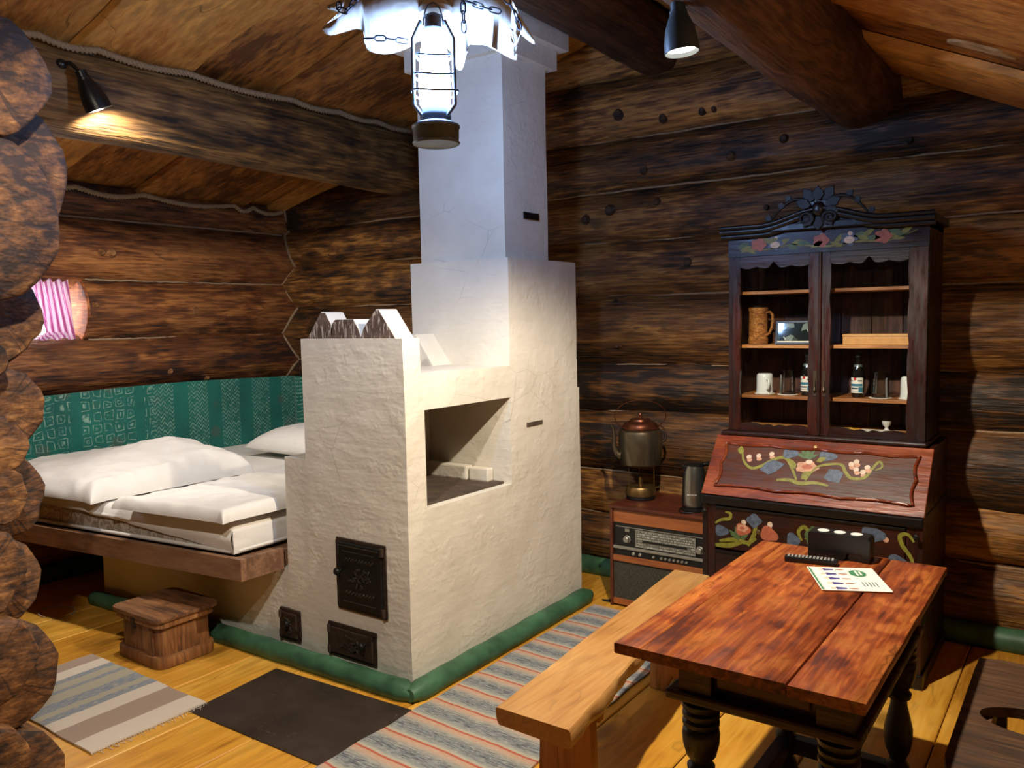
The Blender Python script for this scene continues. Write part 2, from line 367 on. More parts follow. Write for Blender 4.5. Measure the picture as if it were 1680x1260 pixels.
# ================================================================== log geometry
def log_mb(p0, p1, r0, r1, seed, nu=22, step=0.11, amp=0.010, bow=0.008, knots=3, cap=True):
    p0, p1 = Vector(p0), Vector(p1); L = (p1-p0).length; d = (p1-p0).normalized()
    up = Vector((0,0,1)); a = (up-d*up.dot(d)).normalized(); b = d.cross(a)
    nv = max(4, int(L/step)); rnd = random.Random(seed); vs = []; fs = []
    ks = [(rnd.uniform(0.05, 0.95)*L, rnd.uniform(0, 2*PI), rnd.uniform(0.008, 0.016)) for _ in range(int(knots*L))]
    ph = rnd.uniform(0, 6)
    for j in range(nv+1):
        s = L*j/nv; c = p0+d*s + a*(bow*math.sin(s*1.3+ph)) + b*(bow*math.cos(s*0.9+ph)); r = r0+(r1-r0)*j/nv
        for i in range(nu):
            t = 2*PI*i/nu
            q = Vector((math.cos(t)*1.7, math.sin(t)*1.7, s*1.1+seed*7.7))
            rr = r + amp*noise.noise(q) + amp*0.5*noise.noise(q*3.1) + amp*0.25*noise.noise(Vector((q.x*5, q.y*5, q.z*2.5)))
            for ks_, kt, kh in ks:
                da = math.atan2(math.sin(t-kt), math.cos(t-kt))*r
                e = ((s-ks_)/0.07)**2 + (da/0.05)**2
                if e < 6: rr += kh*math.exp(-e)
            vs.append(c + a*(rr*math.cos(t)) + b*(rr*math.sin(t)))
    for j in range(nv):
        for i in range(nu):
            i2 = (i+1) % nu; fs.append((j*nu+i, j*nu+i2, (j+1)*nu+i2, (j+1)*nu+i))
    if cap: fs += [tuple(range(nu-1, -1, -1)), tuple(nv*nu+i for i in range(nu))]
    return MB().add(vs, fs)

# ================================================================== the setting
YB, XL = 4.53, -5.50            # planes of the log seams on the back and the left wall
X0, X1R, Y0 = -5.75, 1.35, -1.3  # reach of the room
# ---- floor
floor = struct('floor')
obj('subfloor', MB().box(X0, X1R+0.1, Y0, 4.8, -0.12, -0.045), M['floor_gap'], floor)
seams = [-5.75,-5.36,-5.0,-4.66,-4.32,-3.97,-3.62,-3.29,-2.955,-2.62,-2.30,-1.96,-1.555,-1.19,-0.83,-0.452,-0.09,0.30,0.66,1.02,1.38]
for i in range(len(seams)-1):
    g = 0.0035 if i % 3 else 0.002
    mb = MB().box(seams[i]+g, seams[i+1]-g, Y0, 4.75, -0.045, random.Random(i).uniform(-0.002, 0.0))
    obj('floor_plank', mb, M['floor'], floor, bevel=0.004, bseg=1)
# ---- left wall: logs along Y, cut by the window
wl = struct('wall_left')
lz = [0.0, 0.37, 0.77, 1.165, 1.52, 1.92, 2.33, 2.62]
def log_yx(z0, z1, r_k=1.28): h = (z1-z0)/2; return (z0+z1)/2, h*r_k, h
left_logs = []
for i in range(len(lz)-1):
    zc, r, h = log_yx(lz[i], lz[i+1]); xc = XL - math.sqrt(r*r-h*h)
    left_logs.append((zc, r, xc))
    spans = [(0.6, 4.72)]
    if i == 4: spans = [(0.6, 1.75), (2.79, 4.72)]
    for a, b in spans:
        lg = obj('log', log_mb((xc, a, zc), (xc, b, zc), r, r*1.0, 10+i+a, 28, 0.10, 0.012), M['log_left'], wl, smooth=50)
        if i == 4 and a > 2:
            mb = MB().lathe([(1e-6, 0.012), (r*0.6, 0.011), (r*0.97, 0.006), (r*1.0, -0.01)], (0,0,0), (0,-1,0), 28)
            e = bpy.data.objects.new('end_grain', mesh_of('end_grain', mb, 60)); e.data.materials.append(M['end_warm'])
            e.location = (xc, a, zc); C.objects.link(e); e.parent = lg; e.matrix_parent_inverse = wm(lg).inverted(); e['label'] = 'orange sawn log end beside the window'
# ---- back wall: logs along X, rising into the gable
wb = struct('wall_back')
bz = [0.0, 0.365, 0.64, 1.02, 1.31, 1.732, 2.06, 2.367, 2.672, 3.03, 3.42]
def ceil_z(x): return min(2.555+0.256*(x+5.45), 2.88-0.48*(x+1.05))
back_logs = []
for i in range(len(bz)-1):
    zc, r, h = log_yx(bz[i], bz[i+1], 1.25); yc = YB + math.sqrt(r*r-h*h)
    back_logs.append((zc, r, yc))
    xa, xb = -5.7, 1.5
    if bz[i+1] > 2.5:
        t = bz[i]-0.05; xa = max(xa, (t-2.555)/0.256-5.45-0.25); xb = min(xb, (2.88-t)/0.48-1.05+0.25)
    tap = 1.04 if i % 2 else 0.97
    obj('log', log_mb((xa, yc, zc), (xb, yc, zc), r*tap, r*(2-tap), 40+i, 28, 0.10, 0.014, 0.006, 4), M['log_back'], wb, smooth=50)
# ---- chinking in the seams
def surf_left(z): return max((xc+math.sqrt(r*r-(z-zc)**2) if abs(z-zc) < r else XL-0.05) for zc, r, xc in left_logs)
def surf_back(z): return min((yc-math.sqrt(r*r-(z-zc)**2) if abs(z-zc) < r else YB+0.05) for zc, r, yc in back_logs)
rn = random.Random(3)
for z in lz[3:-1]:
    a = 2.82 if z in (1.52, 1.92) else 0.7
    n = 46; pts = [(XL+0.006+rn.uniform(-.002,.002), a+(4.46-a)*k/n, z+rn.uniform(-.003,.003)) for k in range(n+1)]
    obj('chinking', MB().tube(pts, 0.008, 6), M['chink'], wl, smooth=80)
for z in bz[1:-2]:
    xa, xb = (-5.42, 1.3) if z < 2.5 else ((z-2.555)/0.256-5.45+0.1, (2.88-z)/0.48-1.05-0.1)
    n = 70; pts = [(xa+(xb-xa)*k/n, YB-0.004+rn.uniform(-.003,.003), z+rn.uniform(-.004,.004)) for k in range(n+1)]
    obj('chinking', MB().tube(pts, 0.007, 6), M['chink'], wb, smooth=80)
pts = [(surf_left(z)+0.0, surf_back(z)-0.0, z) for z in [1.1+0.02*k for k in range(75)]]
obj('corner_chinking', MB().tube(pts, 0.012, 7), M['chink'], wb, smooth=80)
# ---- ceiling planks (two slopes, waney edges, every other board lies lower)
ceil = struct('ceiling')
def ceiling_plank(y0, y1, xa, xb, low, seed, name='ceiling_plank'):
    n = 40; rnd = random.Random(seed); ph = rnd.uniform(0, 50); vs = []; th = 0.035; lo = 0.04*low
    sec = []
    for k in range(n+1):
        x = xa+(xb-xa)*k/n
        w0 = 0.028*noise.noise(Vector((x*1.5, ph, 0)))+0.010*noise.noise(Vector((x*5, ph, 3)))
        w1 = 0.028*noise.noise(Vector((x*1.5, ph, 9)))+0.010*noise.noise(Vector((x*5, ph, 13)))
        z = ceil_z(x)-lo
        a, b = y0+w0, y1+w1
        sec.append([(x, a-0.012, z+th), (x, a, z+0.004), (x, a+0.012, z), (x, b-0.012, z), (x, b, z+0.004), (x, b+0.012, z+th)])
    fs = []; m = 6
    for k in range(n):
        for i in range(m): fs.append((k*m+i, k*m+(i+1) % m, (k+1)*m+(i+1) % m, (k+1)*m+i))
    fs += [tuple(range(m)), tuple(n*m+i for i in range(m-1, -1, -1))]
    obj(name, MB().add([v for s in sec for v in s], fs), M['ceil'], ceil, smooth=40)
XR = -2.139
yl = [-1.3,-0.8,-0.25,0.3,0.72,1.25,1.66,2.09,2.58,3.24,4.02,4.35,4.72]
for i in range(len(yl)-1):
    low = 1 if i in (1, 3, 5, 7, 9, 11) else 0
    e = 0.05 if low else -0.01
    ceiling_plank(yl[i]-e, yl[i+1]+e, -5.72, XR+0.02, low, 100+i)
yr = [-1.3,-0.7,-0.1,0.5,1.05,1.6,2.15,2.7,3.2,3.76,4.28,4.72]
for i in range(len(yr)-1):
    low = i % 2; e = 0.05 if low else -0.01
    ceiling_plank(yr[i]-e, yr[i+1]+e, XR-0.02, 1.45, low, 140+i)
# ---- right wall, low under the eave, outside the frame
wr = struct('wall_right')
for i, (a, b) in enumerate(zip([0, .36, .73, 1.1, 1.45], [.36, .73, 1.1, 1.45, 1.8])):
    zc, r, h = log_yx(a, b); obj('log', log_mb((1.38+math.sqrt(r*r-h*h), Y0, zc), (1.38+math.sqrt(r*r-h*h), 4.6, zc), r, r, 70+i, 20, 0.25), M['log_left'], wr, smooth=50)
# ---- near wall on the left: its log ends stand in the frame
wn = struct('wall_near_left')
def end_log(xe, y, z, r, seed, mat_end, tilt=0.0, x_far=-5.45, sq=1.0):
    mbl = log_mb((x_far, y, z), (xe-0.012, y, z), r, r*0.985, seed, 26, 0.2, 0.018, 0.004, 2, cap=True)
    o = obj('log', mbl, M['log_side'], wn, smooth=50)
    nu = 26; rnd = random.Random(seed); L = xe-0.012-x_far
    ring = []
    src = mbl.v[-nu:]
    vs = []; fs = []
    for q, hx in ((1.0, 0.0), (0.985, 0.008), (0.93, 0.014), (0.55, 0.016), (0.2, 0.017)):
        for (x, yy, zz) in src:
            wob = 0.004*noise.noise(Vector((yy*9, zz*9, seed)))
            vs.append((hx+wob*(q < 0.98)+tilt*(yy-y)*0, (yy-y)*q, (zz-z)*q))
    vs.append((0.017, 0, 0))
    for j in range(4):
        for i in range(nu):
            i2 = (i+1) % nu; fs.append((j*nu+i, j*nu+i2, (j+1)*nu+i2, (j+1)*nu+i))
    for i in range(nu): fs.append((4*nu+i, 4*nu+(i+1) % nu, 5*nu))
    e = bpy.data.objects.new('end_grain', mesh_of('end_grain', MB().add(vs, fs), 40)); e.data.materials.append(mat_end)
    e.location = (xe-0.012, y, z); C.objects.link(e); e.parent = o; e.matrix_parent_inverse = wm(o).inverted()
rear = [(1.264,2.049,.20),(1.157,1.640,.13),(1.148,1.376,.128),(1.136,1.126,.134),(1.106,.885,.122),(1.145,.606,.165),(1.137,.300,.150),(1.15,.07,.12)]
for i, (yr_, z, r) in enumerate(rear): end_log(-2.50-0.012*(i % 2), yr_-r, z, r, 200+i, M['end'])
front = [(-2.43,1.188,2.285,.175),(-2.42,1.195,1.905,.235),(-2.44,1.028,1.515,.08),(-2.44,1.066,1.285,.095),(-2.44,1.058,1.142,.085),(-2.44,1.046,.932,.125),(-2.44,1.060,.685,.122),(-2.44,1.02,.405,.118),(-2.44,1.05,.15,.13)]
for i, (xe, yr_, z, r) in enumerate(front): end_log(xe, yr_-r, z, r, 230+i, M['end'])
# ---- baseboards
def half_round(name, p0, p1, r, parent, seed=0):
    p0, p1 = Vector(p0), Vector(p1); n = 24
    pts = [p0.lerp(p1, k/n)+Vector((0, 0, 0.002*math.sin(k*1.7+seed))) for k in range(n+1)]
    rr = [r*(0.55 if k in (0, n) else 1.0)*(1+0.02*math.sin(k*0.8+seed)) for k in range(n+1)]
    return obj(name, MB().tube(pts, rr, 14), M['green'], parent, smooth=50)
bs = struct('baseboard_stove')
half_round('half_round_log', (-3.72, 2.435, 0.03), (-2.31, 2.470, 0.03), 0.05, bs, 1)
half_round('half_round_log', (-2.312, 2.445, 0.03), (-2.325, 3.97, 0.03), 0.05, bs, 2)
half_round('half_round_log', (-4.75, 2.37, 0.03), (-3.70, 2.436, 0.03), 0.045, bs, 3)
bb = struct('baseboard_back')
half_round('half_round_log', (-3.1, 4.42, 0.04), (-1.45, 4.42, 0.04), 0.06, bb, 3)
half_round('half_round_log', (-0.75, 4.42, 0.04), (1.3, 4.42, 0.04), 0.06, bb, 4)
bl = struct('baseboard_left'); half_round('half_round_log', (-5.40, 1.3, 0.04), (-5.40, 4.4, 0.04), 0.06, bl, 5)
# ---- window in the left wall
win = struct('window_1')
t = NT('bright_daylight_pane'); t.fin(srgb(240,240,245), 0.2, None, Emission_Color=(0.93, 0.95, 1.0, 1), Emission_Strength=14.0); M['pane'] = t.m
M['win_wood'] = wood('window_frame_wood', srgb(120,70,36), srgb(176,112,62), srgb(204,146,90), 2, 1.0, 0.5, knots=0)
obj('pane', MB().box(-5.79, -5.775, 1.75, 2.80, 1.50, 1.95), M['pane'], win)
obj('window_sill', MB().box(-5.78, -5.53, 1.73, 2.80, 1.495, 1.518), M['win_wood'], win, bevel=0.003)
obj('window_bar', MB().box(-5.775, -5.74, 2.25, 2.29, 1.50, 1.95), M['win_wood'], win)
obj('window_head', MB().box(-5.78, -5.56, 1.73, 2.80, 1.915, 1.935), M['win_wood'], win)

# ================================================================== roof beams and ropes
def beam(name, x, z, r0, r1, y0, y1, seed, mat, label, amp=0.012):
    o = obj(name, log_mb((x, y0, z), (x, y1, z), r0, r1, seed, 30, 0.10, amp, 0.006, 3), mat, None, smooth=50)
    return tag(o, label, 'beam')
beam('roof_purlin', -4.105, 2.745, 0.205, 0.235, -1.2, 4.6, 301, M['beam'], 'thick round roof beam carrying a spotlight and rope above the bed')
beam('ridge_beam', -2.14, 3.185, 0.165, 0.175, -1.2, 4.6, 302, M['beam_dark'], 'dark round ridge beam running to the back wall beside the chimney')
beam('roof_purlin', -1.008, 2.722, 0.165, 0.192, -1.2, 4.6, 303, M['beam_dark'], 'massive dark log beam on the right slope above the cabinet', 0.016)
def rope(pts_fn, n, label, r=0.0145):
    pts = [pts_fn(k/n) for k in range(n+1)]
    o = obj('rope', MB().tube(pts, r, 12, lobes=3, twist=100.0), M['rope'], None, smooth=70); return tag(o, label, 'rope')
def sag(y, ys, amp):
    for a, b in zip(ys, ys[1:]):
        if a <= y <= b: return amp*math.sin(PI*(y-a)/(b-a))
    return 0
hooks = [-1.2,-0.4,0.3,0.9,1.45,1.85,2.12,2.58,3.26,3.62,3.95,4.3,4.6]
def rp1(t):
    y = -1.2+5.6*t; x = -3.895+0.012*t; return (x+0.012, y, ceil_z(x)-0.054-0.024*(1-0.4*t)*abs(sag(y, hooks, 1)))
rope(rp1, 1100, 'long hemp rope tacked where the left beam meets the ceiling')
hooks2 = [0.8,1.6,2.3,2.75,3.22,3.95,4.12,4.42]
def rp2(t):
    y = 0.9+3.5*t; x = -5.405; return (x, y, ceil_z(x)-0.058-0.035*abs(sag(y, hooks2, 1)))
rope(rp2, 700, 'hemp rope tacked along the top log of the window wall')

# bark pocket in a plank of the right slope
pk_ = [(-0.365+0.10*math.cos(a)*(1+0.15*math.sin(3*a)), 3.345+0.045*math.sin(a)*(1+0.3*math.cos(2*a))) for a in [2*PI*k/20 for k in range(20)]]
vs = [(x, y, ceil_z(x)-0.046) for x, y in pk_]+[(x, y, ceil_z(x)-0.036) for x, y in pk_]
obj('bark_pocket', MB().add(vs, [tuple(range(19, -1, -1)), tuple(range(20, 40))]+[(i, (i+1) % 20, (i+1) % 20+20, i+20) for i in range(20)]), plain('pale_glossy_resin', srgb(196,160,112), 0.25, 0, 0.35, 0.3, 14), ceil, label='pale glossy bark pocket in a ceiling plank')

KB = [(-2.21, 2.47), (-1.85, 2.75), (-1.78, 2.75), (-2.09, 2.75), (-2.37, 2.81), (-1.39, 2.53), (-0.78, 2.44), (-1.68, 2.48), (-1.93, 1.91), (-2.42, 1.69), (-2.38, 1.43), (-2.61, 2.21), (-2.44, 2.25), (-2.13, 2.27), (-1.48, 2.18)]
KL = [(3.58, 1.71), (2.84, 1.75), (2.90, 2.10), (2.97, 2.10), (3.68, 1.21), (3.36, 1.28)]
# knots standing proud of the wall logs
M['knot'] = endgrain('dark_knot', srgb(20,12,7), srgb(58,36,20), srgb(104,68,38))
M['knot_pale'] = endgrain('pale_knot', srgb(70,42,20), srgb(130,84,44), srgb(180,128,76))
def knot(loc, ax, r, parent, mat=None):
    o = bpy.data.objects.new('knot', mesh_of('knot', MB().lathe([(r*1.6,-0.014),(r*1.15,0.000),(r,0.005),(r*0.9,0.008),(r*0.4,0.006),(1e-6,0.005)], (0,0,0), ax, 14), 50)); o.data.materials.append(mat or M['knot'])
    o.location = loc; link(o, parent)
for i, (x, z) in enumerate(KB): knot((x, surf_back(z)-0.002, z), (0,-1,0), (0.024, 0.017, 0.013, 0.020)[i % 4], wb)
for i, (y, z) in enumerate(KL): knot((surf_left(z)+0.002, y, z), (1,0,0), (0.022, 0.015, 0.018)[i % 3], wl, M['knot_pale'])
# ================================================================== masonry stove
def wob(p, a=0.0032):
    q = p*2.3
    return p + Vector((noise.noise(q), noise.noise(q+Vector((31, 7, 3))), noise.noise(q+Vector((5, 61, 19)))*0.5))*a + Vector((noise.noise(p*9), noise.noise(p*9+Vector((3, 3, 3))), 0))*a*0.25
SX0, SX1, SY0, SY1 = -3.0, -2.361, 2.52, 3.945
st = thing('masonry_stove', 'white plastered masonry stove with tall chimney and heated bench', 'stove', (-2.68, 3.2, 0))
mb = MB(); NX = -2.90
mb.gbox(SX0, SX1, SY0, SY1, 0, 0.782)                               # below the niche
mb.gbox(SX0, SX1, SY0, 2.642, 0.782, 1.217); mb.gbox(SX0, SX1, 3.284, SY1, 0.782, 1.217)
mb.gbox(SX0, NX, 2.642, 3.284, 0.782, 1.217)                        # back of the niche
mb.gbox(SX0, SX1, SY0, SY1-0.02, 1.217, 1.375)                      # over the niche
mb.gbox(SX0, SX1, SY0, 2.628, 1.375, 1.530)                         # front block that carries the crest
mb.gbox(-3.155, SX0+0.02, SY0+0.002, 3.93, 0.0, 0.968)              # shoulder beside the bed
mb.prism([(-3.0,1.37),(-3.0,1.535),(-2.855,1.535),(-2.735,1.37)], (0,3.14,0), (1,0,0), (0,0,1), (0,1,0), 0.15)  # added wedge, a shape in place of a shadow on the upper block
mb.warp(wob)
obj('stove_body', mb, M['plaster'], st, smooth=40, merge=False)
obj('hearth_floor', MB().gbox(NX+0.01, SX1-0.045, 2.655, 3.275, 0.775, 0.792).warp(lambda p: p+Vector((0,0,0.004*noise.noise(p*14)))), M['soot'], st, smooth=40, label='sooty dark floor of the open niche')
obj('hearth_brick', MB().box(NX+0.02, NX+0.30, 3.215, 3.272, 0.79, 0.862), M['plaster'], st, bevel=0.008)
obj('hearth_brick', MB().box(NX+0.31, NX+0.43, 3.225, 3.275, 0.79, 0.858), M['plaster'], st, bevel=0.008)
obj('upper_block', MB().gbox(SX0, SX1, 3.282, 3.918, 1.36, 1.905).warp(wob), M['plaster'], st, smooth=40, merge=False)
obj('chimney', MB().gbox(-2.945, -2.393, 3.308, 3.692, 1.90, 3.45).warp(wob), M['plaster'], st, smooth=40, merge=False)
obj('chimney_corbel', MB().gbox(-2.99, -2.352, 3.266, 3.742, 2.895, 3.40).warp(wob), M['plaster'], st, smooth=40, merge=False)
obj('chimney_corbel', MB().gbox(-3.035, -2.308, 3.225, 3.79, 2.995, 3.38).warp(wob), M['plaster'], st, smooth=40, merge=False)
obj('heated_bench', MB().gbox(-4.72, -3.10, 2.531, 4.0, 0.0, 0.418).warp(lambda p: wob(p+Vector((0, 0.06*(p.x+3.1), 0)))), M['plaster'], st, smooth=40, merge=False)
t = NT('painted_mountain'); v = t.coords((1,1,1)); sv = t.coords((90, 1, 14))
sn = t.rng(t.noise(sv, 1.0, 3, 0.6, 1.0), 0.56, 0.62); col = t.mix(t.rng(t.noise(v, 20, 4), 0.35, 0.65), srgb(74,58,48), srgb(112,90,76))
M['mountain'] = t.fin(t.mix(t.math('MULTIPLY', sn, 0.8), col, srgb(212,200,186)), 0.8)
crest = [[(-2.965,0),(-2.865,0.125),(-2.835,0.120),(-2.785,0.045),(-2.805,0)], [(-2.815,0),(-2.800,0.065),(-2.775,0.088),(-2.655,0.088),(-2.625,0.045),(-2.605,0)], [(-2.62,0),(-2.60,0.045),(-2.520,0.128),(-2.500,0.128),(-2.402,0)]]
for i, pl in enumerate(crest):
    d = 0.11 if i != 1 else 0.105
    pk = obj('crest_peak', MB().prism(pl, (0, SY0+0.008, 1.528), (1,0,0), (0,0,1), (0,1,0), d), M['plaster'], st, bevel=0.004)
    cx = sum(p[0] for p in pl)/len(pl)
    ins = [(cx+(x-cx)*0.93, 0.004+z*0.94) for x, z in pl]
    obj('painted_mountain_face', MB().prism(ins, (0, SY0+0.0085, 1.528), (1,0,0), (0,0,1), (0,-1,0), 0.002), M['mountain'], pk)
# damper slot bricks
obj('damper_slot', MB().box(SX1-0.01, SX1+0.006, 3.42, 3.56, 1.056, 1.074), M['soot'], st)
obj('damper_slot', MB().box(-2.40, -2.385, 3.47, 3.60, 2.112, 2.145), M['iron'], st)
# iron doors on the front face
M['relief'] = plain('lighter_iron_relief', srgb(70,66,60), 0.4, 0.6, 0.3)  # relief coloured lighter than the doors so that it stands out
def stove_door(name, x0, x1, z0, z1, mat, knob_side, label, relief=True):
    y = SY0+0.004
    d = obj(name, MB().box(x0, x1, y-0.022, y+0.02, z0, z1), mat, st, bevel=0.004, label=label)
    fw = 0.018; fr = MB()
    fr.box(x0-fw, x1+fw, y-0.012, y+0.02, z1, z1+fw); fr.box(x0-fw, x1+fw, y-0.012, y+0.02, z0-fw, z0)
    fr.box(x0-fw, x0, y-0.012, y+0.02, z0, z1); fr.box(x1, x1+fw, y-0.012, y+0.02, z0, z1)
    obj('door_frame', fr, M['iron_rust'], d, bevel=0.003)
    w_, h_ = x1-x0, z1-z0; rel = MB(); rs = random.Random(int(x0*1000))
    def bar(a, b, c, dd): rel.box(x0+w_*a, x0+w_*b, y-0.0255, y-0.02, z0+h_*c, z0+h_*dd)
    if relief:
        bar(.12,.86,.87,.885); bar(.12,.86,.1,.115); bar(.03,.97,.95,.965)
        for row, zz in ((0, .76), (1, .25)):
            for k in range(9):
                cx = x0+w_*(.2+.075*k); rel.obox((cx, y-0.024, z0+h_*zz), Vector((.8,0,.6)), Vector((0,1,0)), Vector((-.6,0,.8)), .010, .003, .0035)
        for k in range(16):
            a = rs.uniform(0, 2*PI); cx = x0+w_*rs.uniform(.28, .72); cz = z0+h_*rs.uniform(.34, .66)
            rel.obox((cx, y-0.024, cz), Vector((math.cos(a),0,math.sin(a))), Vector((0,1,0)), Vector((-math.sin(a),0,math.cos(a))), .014, .003, .0045)
    else:
        for k in range(14):
            a = rs.uniform(0, 2*PI); cx = x0+w_*rs.uniform(.3, .68); cz = z0+h_*rs.uniform(.25, .75)
            rel.obox((cx, y-0.024, cz), Vector((math.cos(a),0,math.sin(a))), Vector((0,1,0)), Vector((-math.sin(a),0,math.cos(a))), .012, .003, .004)
    ro_ = obj('cast_relief', rel, M['relief'], d); ro_['kind'] = 'stuff'
    kx = x0+0.02 if knob_side < 0 else x1-0.04
    obj('latch_knob', MB().lathe([(0.006,0),(0.006,0.02),(0.016,0.022),(0.018,0.03),(0.012,0.038)], (kx, y-0.02, (z0+z1)/2+0.02), (0,-1,0), 12), M['iron'], d, smooth=40)
    hx = x1+0.004 if knob_side < 0 else x0-0.004
    for hz in (z0+0.012, z1-0.012): obj('hinge', MB().lathe([(0.010,-0.018),(0.010,0.018)], (hx, y-0.018, hz), (0,0,1), 10), M['iron_rust'], d, smooth=40)
    return d
stove_door('firebox_door', -2.785, -2.512, 0.315, 0.612, M['iron'], -1, 'black cast iron firebox door with relief')
stove_door('ash_door', -2.858, -2.585, 0.085, 0.205, M['iron_rust'], 1, 'rusty brown ash pit door just above the green skirting', False)
stove_door('cleaning_door', -3.205, -3.095, 0.085, 0.205, M['iron_rust'], 1, 'small rusty soot door left of the ash door', False)

# ================================================================== bed
def bedmap(p):
    k = 1-(p.y-2.27)/2.2
    return Vector((p.x, p.y+0.127*(p.x+3.18)*max(0, k), p.z))
M['frame_wood'] = wood('bed_frame_wood', srgb(104,72,50), srgb(142,104,76), srgb(160,122,92), 0, 0.8, 0.55, knots=0.1, cracks=0.1, spread=0.2, bump=0.06)
bed = thing('bed', 'built-in double bed platform with brown board edge under the mattress', 'bed', (-4.3, 3.3, 0.42))
obj('front_board', MB().gbox(-5.42, -3.178, 2.27, 2.30, 0.42, 0.522).warp(bedmap), M['frame_wood'], bed)
obj('end_board', MB().gbox(-3.205, -3.178, 2.30, 2.515, 0.42, 0.522).warp(bedmap), M['frame_wood'], bed)
obj('platform', MB().gbox(-5.40, -3.21, 2.302, 4.36, 0.422, 0.50, 0.3).warp(bedmap), M['frame_wood'], bed)
def soft_slab(x0, x1, y0, y1, z0, z1, rc, fn=None, n=44, edge=0.05, seed=0, wr=0.006, m=44, bottom=None):
    """closed soft slab: flat base, rounded upper edge, wrinkles"""
    mb = MB(); vs = []; fs = []
    R_ = edge*1.3; cx, cy_ = (x0+x1)/2, (y0+y1)/2; hx, hy = (x1-x0)/2, (y1-y0)/2
    def place(i, j):
        u, v = 0.5-0.5*math.cos(PI*i/n), 0.5-0.5*math.cos(PI*j/m); x, y = x0+(x1-x0)*u, y0+(y1-y0)*v
        dx, dy = abs(x-cx)-(hx-R_), abs(y-cy_)-(hy-R_)
        if dx > 0 and dy > 0:
            l_ = math.hypot(dx, dy); mx_ = max(dx, dy); k = mx_/l_; dx2, dy2 = dx*k, dy*k
            x += math.copysign(dx2-dx, x-cx); y += math.copysign(dy2-dy, y-cy_); e = R_-mx_
        else: e = min(hx-abs(x-cx), hy-abs(y-cy_))
        return x, y, (1.0 if e >= edge else math.sqrt(max(0.0, 1-(1-e/edge)**2)))
    for j in range(m+1):
        for i in range(n+1):
            x, y, h = place(i, j)
            top = z1 + (fn(x, y) if fn else 0)
            q = Vector((x*5, y*5, seed)); z = z0+(top-z0)*h + wr*h*(noise.noise(q)+0.9*(1-abs(noise.noise(Vector((x*3+y*7, x*7-y*3, seed))))*2.2)+0.4*noise.noise(Vector((x*14+y*5, y*16, seed))))
            vs.append((x, y, z))
    N = (n+1)*(m+1)
    for j in range(m+1):
        for i in range(n+1):
            x, y, h = place(i, j); vs.append((x, y, z0))
    for j in range(m):
        for i in range(n):
            p = j*(n+1)+i; fs.append((p, p+1, p+n+2, p+n+1)); fs.append((N+p, N+p+n+1, N+p+n+2, N+p+1))
    return mb.add(vs, fs)
mt = thing('mattress', 'thick double mattress with white sheet and quilted side on the bed platform', 'mattress', (-4.3, 3.3, 0.523))
mcol = NT('quilted_damask_side'); v = mcol.coords((1,1,1)); pat = mcol.voro(mcol.coords((1,1,0.75)), 15.0, 'SMOOTH_F1', 0.55).outputs['Distance']
sw = mcol.math('SINE', mcol.math('MULTIPLY', pat, 46.0)); pc = mcol.mix(mcol.rng(sw, -0.2, 0.6), srgb(168,152,132), srgb(206,194,176))
M['damask'] = mcol.fin(pc, 0.7, mcol.bump(pat, 0.5, 0.03))
obj('mattress_core', soft_slab(-5.345, -3.29, 2.325, 4.36, 0.523, 0.672, 0, None, 40, 0.025, 1, 0.0).warp(bedmap), M['damask'], mt, smooth=60)
def sheet_fn(x, y): return 0.004*math.sin(x*7+y*3)+0.006*noise.noise(Vector((x*3, y*3, 1)))
# fitted sheet: top, the right end and a falling flap over the front corner
def sheet_mb():
    vs = []; fs = []; n = 80; prof = []
    nx, ny = 60, 46
    for j in range(ny+1):
        for i in range(nx+1):
            x = -5.35+(2.075)*i/nx; y = 2.315+2.05*(j/ny)**1.5
            z = 0.682+sheet_fn(x, y)
            e = min(-3.275-x, y-2.315)
            if e < 0.045: z -= 0.045*(1-math.sqrt(max(0, 1-(1-e/0.045)**2)))
            vs.append((x, y, z))
    for j in range(ny):
        for i in range(nx): p = j*(nx+1)+i; fs.append((p, p+1, p+nx+2, p+nx+1))
    # front apron: hangs only near the right corner, rising to the left
    base = len(vs); rows = 10
    for k in range(1, rows+1):
        for i in range(nx+1):
            x = -5.35+2.075*i/nx; top = vs[i][2]; s = max(0.0, min(1.0, (x+4.75)/1.45)); low = 0.640-0.110*s**1.4-0.008*noise.noise(Vector((x*9, 0, 2)))
            t = k/rows; z = top+(low-top)*t
            y = 2.315-0.006*math.sin(PI*t)-0.006*t*noise.noise(Vector((x*6, z*8, 4)))-0.010*abs(noise.noise(Vector((x*2.2+z*6, z*9, 7))))*math.sin(PI*t)
            vs.append((x, y, z))
    for k in range(rows):
        for i in range(nx):
            a = (base+(k-1)*(nx+1)+i) if k else i; b = base+k*(nx+1)+i
            fs.append((a, a+1, b+1, b))
    # right end apron
    base2 = len(vs)
    for k in range(1, rows+1):
        for j in range(ny+1):
            tx, ty, tz = vs[j*(nx+1)+nx]; t = k/rows; z = tz+(0.525-tz)*t
            x = -3.275+0.012*abs(noise.noise(Vector((ty*3+z*7, z*10, 9))))*math.sin(PI*t)
            vs.append((x, ty, z))
    for k in range(rows):
        for j in range(ny):
            a = (base2+(k-1)*(ny+1)+j) if k else j*(nx+1)+nx; b = base2+k*(ny+1)+j
            a2 = (base2+(k-1)*(ny+1)+j+1) if k else (j+1)*(nx+1)+nx; b2 = b+1
            fs.append((a, a2, b2, b))
    return MB().add(vs, fs)
obj('fitted_sheet', sheet_mb().warp(bedmap), M['linen'], mt, smooth=70)
pp = [(-5.34+2.01*k/40, 2.318, 0.536) for k in range(41)]+[(-3.30, 2.322, 0.536), (-3.283, 2.34, 0.536)]+[(-3.280, 2.36+0.15*k, 0.536) for k in range(4)]
